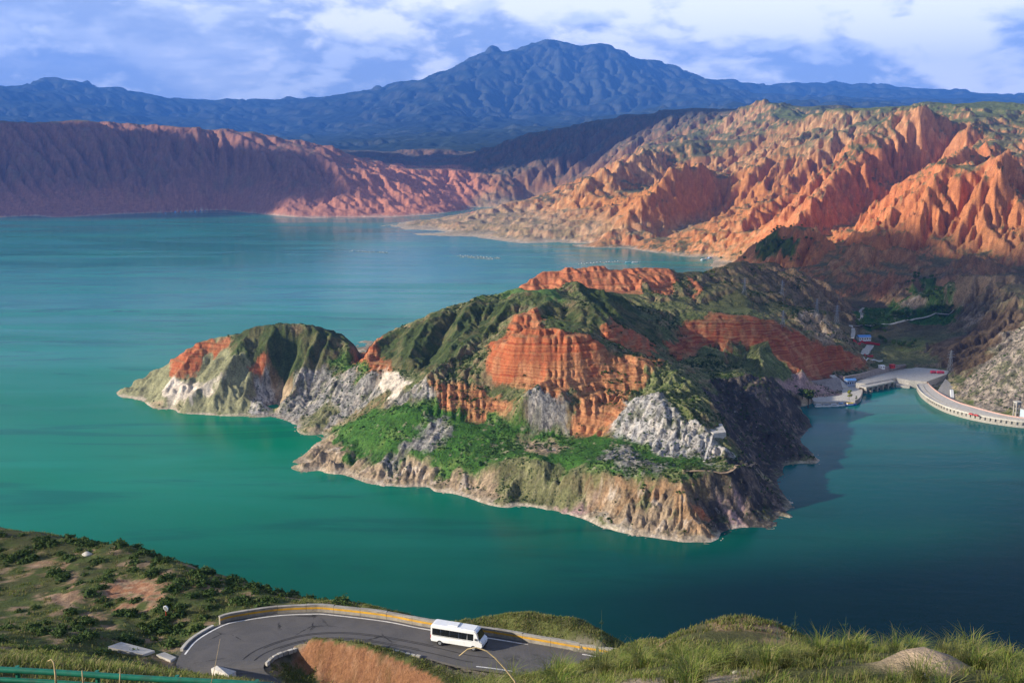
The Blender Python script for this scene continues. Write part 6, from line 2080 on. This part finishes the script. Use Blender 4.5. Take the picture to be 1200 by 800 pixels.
# intake deck on piers
ia, ib = Vector(w3(1014, 454, 6.6)), Vector(w3(1048.5, 446.5, 6.6))
ih = (ib - ia); il = ih.length; ang = math.atan2(ih.y, ih.x)
it = thing('intake_structure', ((ia.x + ib.x) / 2, (ia.y + ib.y) / 2, 0), ang, 'concrete intake deck on piers at the back of the cove with dark openings below', 'intake')
MB().box((0, 4, 6.2), (il, 10, 1.0)).build('deck', MAT['pale_concrete'], it)
MB().box((0, 7.6, 1.5), (il, 0.8, 8.2)).build('back_wall', MAT['rockwall'], it)
for i in range(6):
    MB().box((-il / 2 + 2 + i * (il - 4) / 5, 0.8, 0.85), (1.7, 3.4, 9.5)).build('pier', MAT['concrete'], it)
MB().box((0, -0.9, 6.95), (il, 0.3, 0.5)).build('kerb', MAT['pale_concrete'], it)
ground_slab('landing_slab', [(1049, 447), (1050, 451), (1066, 452.5), (1067, 449)], 2.4, 10, MAT['pale_concrete'], 'low pale landing slab between the intake deck and the dam', 'slab')

# trucks on the plaza
for i, (x, y, sc_, rz, lab) in enumerate([(1093.5, 437.3, 6.0, 0.2, 'shorter pink-red box truck parked on the plaza beside the pylon'), (1102, 437.6, 8.0, 0.15, 'longer pink-red box truck parked nearest the pylon')]):
    q = w3(x, y, PZ)
    car('red_truck', (q[0], q[1], PZ), rz, MAT['pinkred'], lab, 'truck', sc_, 2.5, 3.1, cargo=MAT['pinkred'], grp='red trucks on the plaza')


def house(name, px, py, z, dims, rz, wall, roofm, label, grp=None, hip=False, wins=3):
    q = w3(px, py, z)
    t = thing(name, (q[0], q[1], z), rz, label, 'building', grp)
    L, W, Hh = dims
    MB().box((0, 0, Hh / 2 - 0.5), (L, W, Hh + 1)).build('wall', wall, t)
    rf = MB()
    if hip:
        rf.raw([(-L / 2 - .4, -W / 2 - .4, Hh), (L / 2 + .4, -W / 2 - .4, Hh), (L / 2 + .4, W / 2 + .4, Hh), (-L / 2 - .4, W / 2 + .4, Hh), (-L / 2 - .4, 0, Hh + W * .28), (L / 2 + .4, 0, Hh + W * .28)],
               [(0, 1, 5, 4), (2, 3, 4, 5), (0, 4, 3), (1, 2, 5), (3, 2, 1, 0)])
    else:
        rf.box((0, 0, Hh + .2), (L + .6, W + .6, .4))
    rf.build('roof', roofm, t)
    for i in range(wins):
        MB().box((-L / 2 + (i + .5) * L / wins, -W / 2 - .02, Hh * .55), (L / wins * .5, .08, Hh * .35)).build('window', MAT['glass'], t)
    MB().box((L / 2 + .02, 0, 1.0), (.08, 1.0, 2.0)).build('door', MAT['darkwood'], t)
    return t


house('quay_house', 996, 451.3, 4.5, (11, 6, 6), 0.25, mat('blue_grey_render', (.28, .34, .46), 0.8, 0.2), MAT['skyblue'], 'blue grey house with a blue roof at the top of the quay landing', None, True, 4)
house('cabin', 1033, 431.5, 13.0, (6, 4, 3.2), 0.2, MAT['white'], MAT['white'], 'small white cabin on top of the grey retaining wall', None, False, 2)
house('cabin', 1045.5, 430.2, 13.0, (5, 4, 3), 0.2, MAT['red'], MAT['red'], 'small red cabin right of the white cabin on the retaining wall', None, False, 2)
zs = float(land_h(*hit(1012, 398))); hx, hy = hit(1012, 398)
t = house('village_house', 1012, 398, zs, (16, 8, 4.2), 0.1, MAT['white'], MAT['skyblue'], 'long white house with a bright blue roof above the red fence', None, True, 5); t.location = (hx, hy, zs + 0.3)


def draped(name, pts, wd, m, lift=0.25, label=None, cat=None, kind='structure', thick=0.5, hfun=None):
    W = [hit(*p) for p in pts]
    L = smooth_line([(a, b, 0) for a, b in W], max(8, 6 * len(pts)))
    A, B = offset_line(L, wd / 2), offset_line(L, -wd / 2)
    zc = np.maximum.reduce([land_h(L[:, 0], L[:, 1]), land_h(A[:, 0], A[:, 1]), land_h(B[:, 0], B[:, 1])]) + lift
    c = L[len(L) // 2].copy(); c[2] = zc[len(L) // 2]
    o = MB().strip([(p[0] - c[0], p[1] - c[1], z - c[2]) for p, z in zip(A, zc)], [(p[0] - c[0], p[1] - c[1], z - c[2]) for p, z in zip(B, zc)], thick).build(name, m)
    o.location = tuple(c)
    if label:
        tag(o, label, cat)
    else:
        o['kind'] = kind
    return o


draped('red_fence', [(1000, 401), (1010, 401.5), (1020, 402.5), (1031, 404)], 0.6, MAT['red'], 2.6, 'red painted fence along the terrace below the blue roofed house', 'fence', thick=2.6)
draped('red_fence', [(1013, 417.5), (1018, 418), (1023, 419)], 0.6, MAT['red'], 2.2, 'short red fence at the foot of the pale concrete chute', 'fence', thick=2.2)
draped('low_wall', [(1012, 419.5), (1022, 421.5), (1034, 423.5)], 0.8, MAT['white'], 1.2, 'low white wall running right of the red wedge cliff', 'wall', thick=1.4)
draped('concrete_chute', [(1020, 404.5), (1017, 410), (1013, 416.5)], 9.0, MAT['pale_concrete'], 0.3, 'pale concrete chute running down the bank below the red fence', 'chute')
draped('valley_road', [(1000, 381.5), (1030, 380), (1060, 375), (1090, 372), (1118, 366)], 5.0, MAT['pale_concrete'], 0.3)
draped('valley_road', [(998, 398), (1000, 390), (997, 382)], 5.0, MAT['pale_concrete'], 0.3)
draped('valley_stream', [(1004, 376), (1010, 370), (1008, 364), (1012, 360)], 4.0, MAT['concrete'], 0.2)
draped('footpath', [(835, 509), (832, 520), (828, 532), (825, 541)], 1.6, MAT['pale_concrete'], 0.3)
draped('footpath', [(800, 552), (830, 553), (860, 552), (880, 548), (886, 543)], 2.0, MAT['soil'], 0.2)
# platform cut into the ridge
pf = [(818, 498), (846, 496), (851, 506), (836, 507.5), (830, 505)]
pz = 43.0
W = [w3(a, b, pz)[:2] for a, b in pf]; zz = float(np.percentile(land_h(np.array([p[0] for p in W]), np.array([p[1] for p in W])), 79))
pz = zz + 0.6; W = [w3(a, b, pz)[:2] for a, b in pf]; c = np.mean(W, 0)
o = MB().prism([(p[0] - c[0], p[1] - c[1]) for p in W], -7, 0).build('concrete_platform', MAT['pale_concrete'], bevel=0.15); o.location = (c[0], c[1], pz)
tag(o, 'pale concrete platform cut into the grey ridge above the green shelf', 'platform')


# pylons
def pylon(loc_, H, label, rz=0.3):
    t = thing('pylon', loc_, rz, label, 'pylon', 'lattice power pylons')
    m_ = MB(); lv = [0, .2, .38, .54, .68, .80, .90, 1.0]; wdt = [.105, .085, .068, .052, .040, .032, .026, .012]
    cs = [[Vector((sx * H * b_, sy * H * b_, H * a)) for sx, sy in ((-1, -1), (1, -1), (1, 1), (-1, 1))] for a, b_ in zip(lv, wdt)]
    r = 0.14 * H / 26
    for i in range(len(lv) - 1):
        for k in range(4):
            m_.bar(cs[i][k], cs[i + 1][k], r, n=4)
            m_.bar(cs[i][k], cs[i + 1][(k + 1) % 4], r * .65, n=4); m_.bar(cs[i][(k + 1) % 4], cs[i + 1][k], r * .65, n=4)
            m_.bar(cs[i + 1][k], cs[i + 1][(k + 1) % 4], r * .65, n=4)
    m_.build('lattice_mast', MAT['steel'], t)
    for a, sp_ in ((.70, .20), (.82, .17), (.93, .13)):
        x_ = MB()
        for s in (-1, 1):
            x_.bar((0, -.03 * H, a * H), (s * sp_ * H, 0, (a + .015) * H), r * .8, n=4); x_.bar((0, .03 * H, a * H), (s * sp_ * H, 0, (a + .015) * H), r * .8, n=4)
            x_.bar((0, 0, (a + .05) * H), (s * sp_ * H, 0, (a + .015) * H), r * .8, n=4); x_.bar((s * sp_ * H, 0, (a + .015) * H), (s * sp_ * H, 0, (a - .04) * H), r * .7, n=4)
        x_.build('cross_arm', MAT['steel'], t)
    return t


q = w3(1113, 436.5, PZ); pylon((q[0], q[1], 6.5), 27, 'lattice power pylon standing at the corner of the dam plaza')
for x, y, H, lab in [(980, 380, 24, 'lattice power pylon at the right end of the sunlit spur'), (956.5, 369, 19, 'lattice power pylon second from the right on the sunlit spur'),
                     (916, 346, 20, 'faint lattice pylon on the brown slope left of the spur'), (872, 346, 22, 'leftmost lattice pylon on the brown slope behind the wedge cliff'),
                     (917, 384, 19, 'faint lattice pylon just behind the top of the wedge cliff')]:
    hx, hy = hit(x, y); pylon((hx, hy, float(land_h(hx, hy)) - 0.5), H, lab)


# trees
def tree_meshes(seed, tall, spread, tint):
    tr = MB(); r = random.Random(seed)
    tr.tube([(0, 0, -0.5), (0.1, 0, tall * .3), (0.05, .1, tall * .6), (0, 0, tall * .9)], [tall * .035, tall * .028, tall * .018, tall * .006], 6)
    for i in range(6):
        a = i * 1.1 + r.random(); z = tall * (.3 + .09 * i)
        tr.tube([(0, 0, z), (math.cos(a) * spread * .5, math.sin(a) * spread * .5, z + tall * .12), (math.cos(a) * spread * .8, math.sin(a) * spread * .8, z + tall * .2)], [tall * .014, tall * .009, tall * .004], 4)
    rr = np.random.default_rng(seed); Vs, Fs, Cs = [], [], []
    for i in range(9):
        a = rr.uniform(0, 6.28); f = rr.uniform(0.25, 1.0); rad = spread * (1.1 - f * .75)
        c = np.array([math.cos(a) * rad * .6, math.sin(a) * rad * .6, tall * (.25 + .7 * f)])
        V, F, Cc = leaf_clump('x', spread * .55, 46, spread * .15, spread * .5, seed * 7 + i)
        Fs.append(F + sum(len(v) for v in Vs)); Vs.append(V + c); Cs.append(Cc * np.array(tint) * rr.uniform(.7, 1.25))
    return tr, np.concatenate(Vs), np.concatenate(Fs), np.concatenate(Cs)


def make_tree(seed, tall, spread, tint):
    tr, V, F, Cc = tree_meshes(seed, tall, spread, tint)
    t = thing('tree', (0, 0, 0))
    tr.build('trunk', MAT['bark'], t)
    o = np_mesh('crown', V, F, GM, cols=Cc, smooth=False); o.parent = t
    return t


def put_tree(t, x, y, z, s, label, grp):
    t.location = (x, y, z); t.scale = (s, s, s * random.uniform(.9, 1.2)); t.rotation_euler = (0, 0, random.uniform(0, 6.28))
    tag(t, label, 'tree', grp)


T1 = make_tree(3, 8.5, 3.6, (.9, .9, .9)); T2 = make_tree(5, 8, 3.4, (3.2, 2.1, 1.0)); T3 = make_tree(8, 9, 2.2, (1.2, 1.2, 1.1)); T4 = make_tree(11, 7, 3.2, (1.3, 1.4, 1.2))
q = w3(947, 475, 2.5); put_tree(T1, q[0], q[1], 1.5, 2.3, 'large dark tree at the water edge left of the quay', 'trees by the quay')
c_ = copy_tree(T1); q = w3(940, 470, 3); put_tree(c_, q[0], q[1], 2.0, 1.7, 'smaller dark tree behind the large tree left of the quay', 'trees by the quay')
q = w3(995, 468.5, 3.4); put_tree(T2, q[0], q[1], 3.4, 1.15, 'yellow green tree on the quay above the yellow boat', 'trees by the quay')
q = w3(1003, 470, 3.4); put_tree(T3, q[0], q[1], 3.4, 0.7, 'slim dark green tree right of the yellow green tree on the quay', 'trees by the quay')
ROWS = [([(1018, 371), (1050, 370.5), (1085, 369.5), (1115, 365)], 40, 3.0, 'tree in the valley row below the pale cut hill'), ([(1000, 375), (1008, 382), (1022, 384), (1030, 388)], 22, 5.0, 'valley tree beside the stream bend'),
        ([(1022, 398), (1040, 402), (1060, 408)], 18, 7.0, 'tree right of the blue roofed house'), ([(865, 297), (890, 291), (915, 285), (932, 290)], 60, 26.0, 'tree on the green terrace above the far cove'),
        ([(1070, 342), (1080, 335), (1095, 330)], 18, 10.0, 'tree in the green hollow among the dark valley hills'), ([(1085, 347), (1105, 343)], 14, 6.0, 'tree at the foot of the dark ridge in the valley')]
tr_ = np.random.default_rng(4); first = True
for pts, cnt, sp_, lab in ROWS:
    W = np.array([hit(*p) for p in pts])
    for i in range(cnt):
        f = tr_.uniform(0, len(W) - 1.001); k = int(f); p = W[k] * (1 - f + k) + W[k + 1] * (f - k) + tr_.normal(0, sp_, 2)
        t = T4 if first else copy_tree(T4); first = False
        sz = tr_.uniform(.7, 1.25)
        put_tree(t, p[0], p[1], float(land_h(p[0], p[1])) - 0.2, sz, ('small ' if sz < .88 else 'large ' if sz > 1.08 else '') + lab.replace('low tree', 'tree') + (' towards its left end' if f < len(W) / 3 - .3 else ' towards its right end' if f > 2 * len(W) / 3 - .6 else ''), 'trees of the valley')


# boats
def boat(px, py, L, hullm, roofm, label, rz, grp='boats moored at the quay'):
    q = w3(px, py, 0)
    t = thing('boat', (q[0], q[1], 0), rz, label, 'boat', grp)
    W = L * .26; hl = MB()
    xs = [-.5, -.3, 0, .25, .42, .5]; ws = [.85, 1, 1, .85, .45, .05]
    V = []
    for x, k in zip(xs, ws):
        V += [(x * L, -W / 2 * k, 1.0 + .25 * max(0, x) * 2), (x * L, W / 2 * k, 1.0 + .25 * max(0, x) * 2), (x * L * .94, W / 2 * k * .7, -.4), (x * L * .94, -W / 2 * k * .7, -.4)]
    F = []
    for i in range(len(xs) - 1):
        a, b_ = i * 4, i * 4 + 4
        F += [(a, b_, b_ + 1, a + 1), (a + 1, b_ + 1, b_ + 2, a + 2), (a + 2, b_ + 2, b_ + 3, a + 3), (a + 3, b_ + 3, b_, a)]
    F += [(0, 1, 2, 3), (len(V) - 1, len(V) - 2, len(V) - 3, len(V) - 4)]
    hl.raw(V, F).build('hull', hullm, t)
    MB().box((-.08 * L, 0, 1.75), (.5 * L, W * .72, 1.4)).build('cabin', MAT['white'], t, bevel=0.05)
    for s in (-1, 1):
        MB().box((-.08 * L, s * W * .365, 1.95), (.44 * L, .04, .6)).build('window', MAT['glass'], t)
    MB().box((-.08 * L, 0, 2.55), (.56 * L, W * .85, .2)).build('roof', roofm, t)
    return t


for px, py, L, hm_, rm_, lab, rz in [(960, 476.5, 9, MAT['white'], MAT['white'], 'leftmost white boat moored at the quay, next to the dark tree', 0.1), (969, 476.3, 10, MAT['white'], MAT['steel'], 'white boat with a grey roof, second along the quay', 0.05),
                                     (978, 476.0, 9, MAT['white'], MAT['white'], 'white boat in the middle of the moored row', -.05), (986, 475.2, 9, MAT['white'], MAT['skyblue'], 'white boat with a blue roof beside the yellow roofed boat', .1),
                                     (997, 474.8, 13, MAT['blue'], MAT['boatyellow'], 'large blue boat with a yellow roof at the right end of the row', .2)]:
    boat(px, py, L, hm_, rm_, lab, rz)
boat(1072, 451.6, 7, MAT['boatyellow'], MAT['boatyellow'], 'small yellow boat tied up beside the left end of the dam', .3)
boat(745, 308, 22, MAT['white'], MAT['white'], 'white houseboat with a broad roof out on the far water', .1, 'boats on the far water')
boat(736, 308, 16, MAT['cyan'], MAT['cyan'], 'cyan houseboat floating left of the white one', .1, 'boats on the far water')
boat(825, 304.5, 20, MAT['white'], MAT['white'], 'white boat near the shore at the end of the far cove', .5, 'boats on the far water')
boat(833, 302.5, 20, MAT['skyblue'], MAT['skyblue'], 'blue roofed boat on the shore at the end of the far cove', .5, 'boats on the far water')

# fish cages
cage0 = thing('fish_cage', (0, 0, 0), 0)
for dx, dy, sx, sy in ((0, -6, 13, 1), (0, 6, 13, 1), (-6, 0, 1, 10.9), (6, 0, 1, 10.9)):
    MB().box((dx * .8, dy * .8, .3), (sx * .8, sy * .8, .6)).build('float_beam', MAT['concrete'], cage0)
MB().box((2.6, 4.6, 1.2), (2, 1.6, 1.8)).build('hut', MAT['white'], cage0)
fst = True
for (xa, ya, xb, yb, n_, lab) in [(410, 294.5, 456, 296, 9, 'the leftmost row on the far water'), (536, 299.5, 587, 303, 11, 'the long middle row on the far water'),
                                  (540, 301.5, 580, 304, 7, 'the short line just below the middle row'), (680, 309.5, 726, 307, 10, 'the row left of the houseboats')]:
    for i in range(n_):
        f = (i + .5) / n_
        q = w3(xa + (xb - xa) * f, ya + (yb - ya) * f, 0)
        t = cage0 if fst else copy_tree(cage0); fst = False
        t.location = (q[0] + random.uniform(-4, 4), q[1] + random.uniform(-6, 6), 0.0); t.rotation_euler = (0, 0, .2 + random.uniform(-.2, .2))
        tag(t, f"{['first', 'second', 'third', 'fourth', 'fifth', 'sixth', 'seventh', 'eighth', 'ninth', 'tenth', 'eleventh'][i]} fish cage from the left in {lab}", 'fish cage', 'fish cages on the far water')

# ------------------------------------------------------------------ scrub on the peninsula and beyond
def scatter_scrub(name, n_, seed, sel, size, tint):
    r = np.random.default_rng(seed)
    w_ = sel.astype(float); w_ = w_ / w_.sum()
    k = r.choice(NV, n_, p=w_)
    c = np.stack([Xv[k], Yv[k], hgt[k]], 1); c[:, :2] += r.normal(0, 0.8, (n_, 2))
    c[:, 2] = land_h(c[:, 0], c[:, 1])
    s = size * r.lognormal(0, 0.35, n_)
    per = 9
    d = r.normal(0, 1, (n_, per, 3)); d /= np.linalg.norm(d, axis=2)[..., None]; d[..., 2] = np.abs(d[..., 2])
    cc = c[:, None] + d * (s[:, None, None] * np.array([1, 1, .8])) * r.uniform(.4, 1, (n_, per, 1))
    a = r.normal(0, 1, (n_, per, 3)); a /= np.linalg.norm(a, axis=2)[..., None]
    b_ = np.cross(a, d); b_ /= np.linalg.norm(b_, axis=2)[..., None] + 1e-6
    a = a * (s * .55)[:, None, None]; b_ = b_ * (s * .5)[:, None, None]
    V = np.stack([cc - a, cc + b_, cc + a, cc - b_], 2).reshape(-1, 3)
    F = np.arange(len(V)).reshape(-1, 4)
    t = r.random((n_, 1)); col = np.array([.022, .055, .012]) * (1 - t) + np.array([.06, .12, .025]) * t
    o = np_mesh(name, V, F, GM, cols=np.repeat(col * np.array(tint), per * 4, 0), smooth=False)
    o['kind'] = 'stuff'
    return o


cellw = (Yv ** 2)
pn = (Yv < 1500) & (hgt > 3)
scatter_scrub('shelf_scrub', 3200, 1, (ZK['lush'] > 0.4) * pn * sstep(-0.35, 0.25, n_b + n_a) * cellw, 0.75, (1.3, 1.3, 1.2))
scatter_scrub('slope_scrub', 9000, 2, (msk[:, 1] > 0.2) * (ZK['lush'] < 0.4) * pn * (slp < 1.1) * (Xv < 420) * sstep(-0.2, 0.5, n_a + 0.4 * n_b) * cellw, 0.8, (1.2, 1.0, 1.0))
scatter_scrub('rock_scrub', 3500, 3, (msk[:, 2] > 0.2) * pn * (slp < 1.3) * cellw, 0.7, (1.1, 1.0, 1.0))
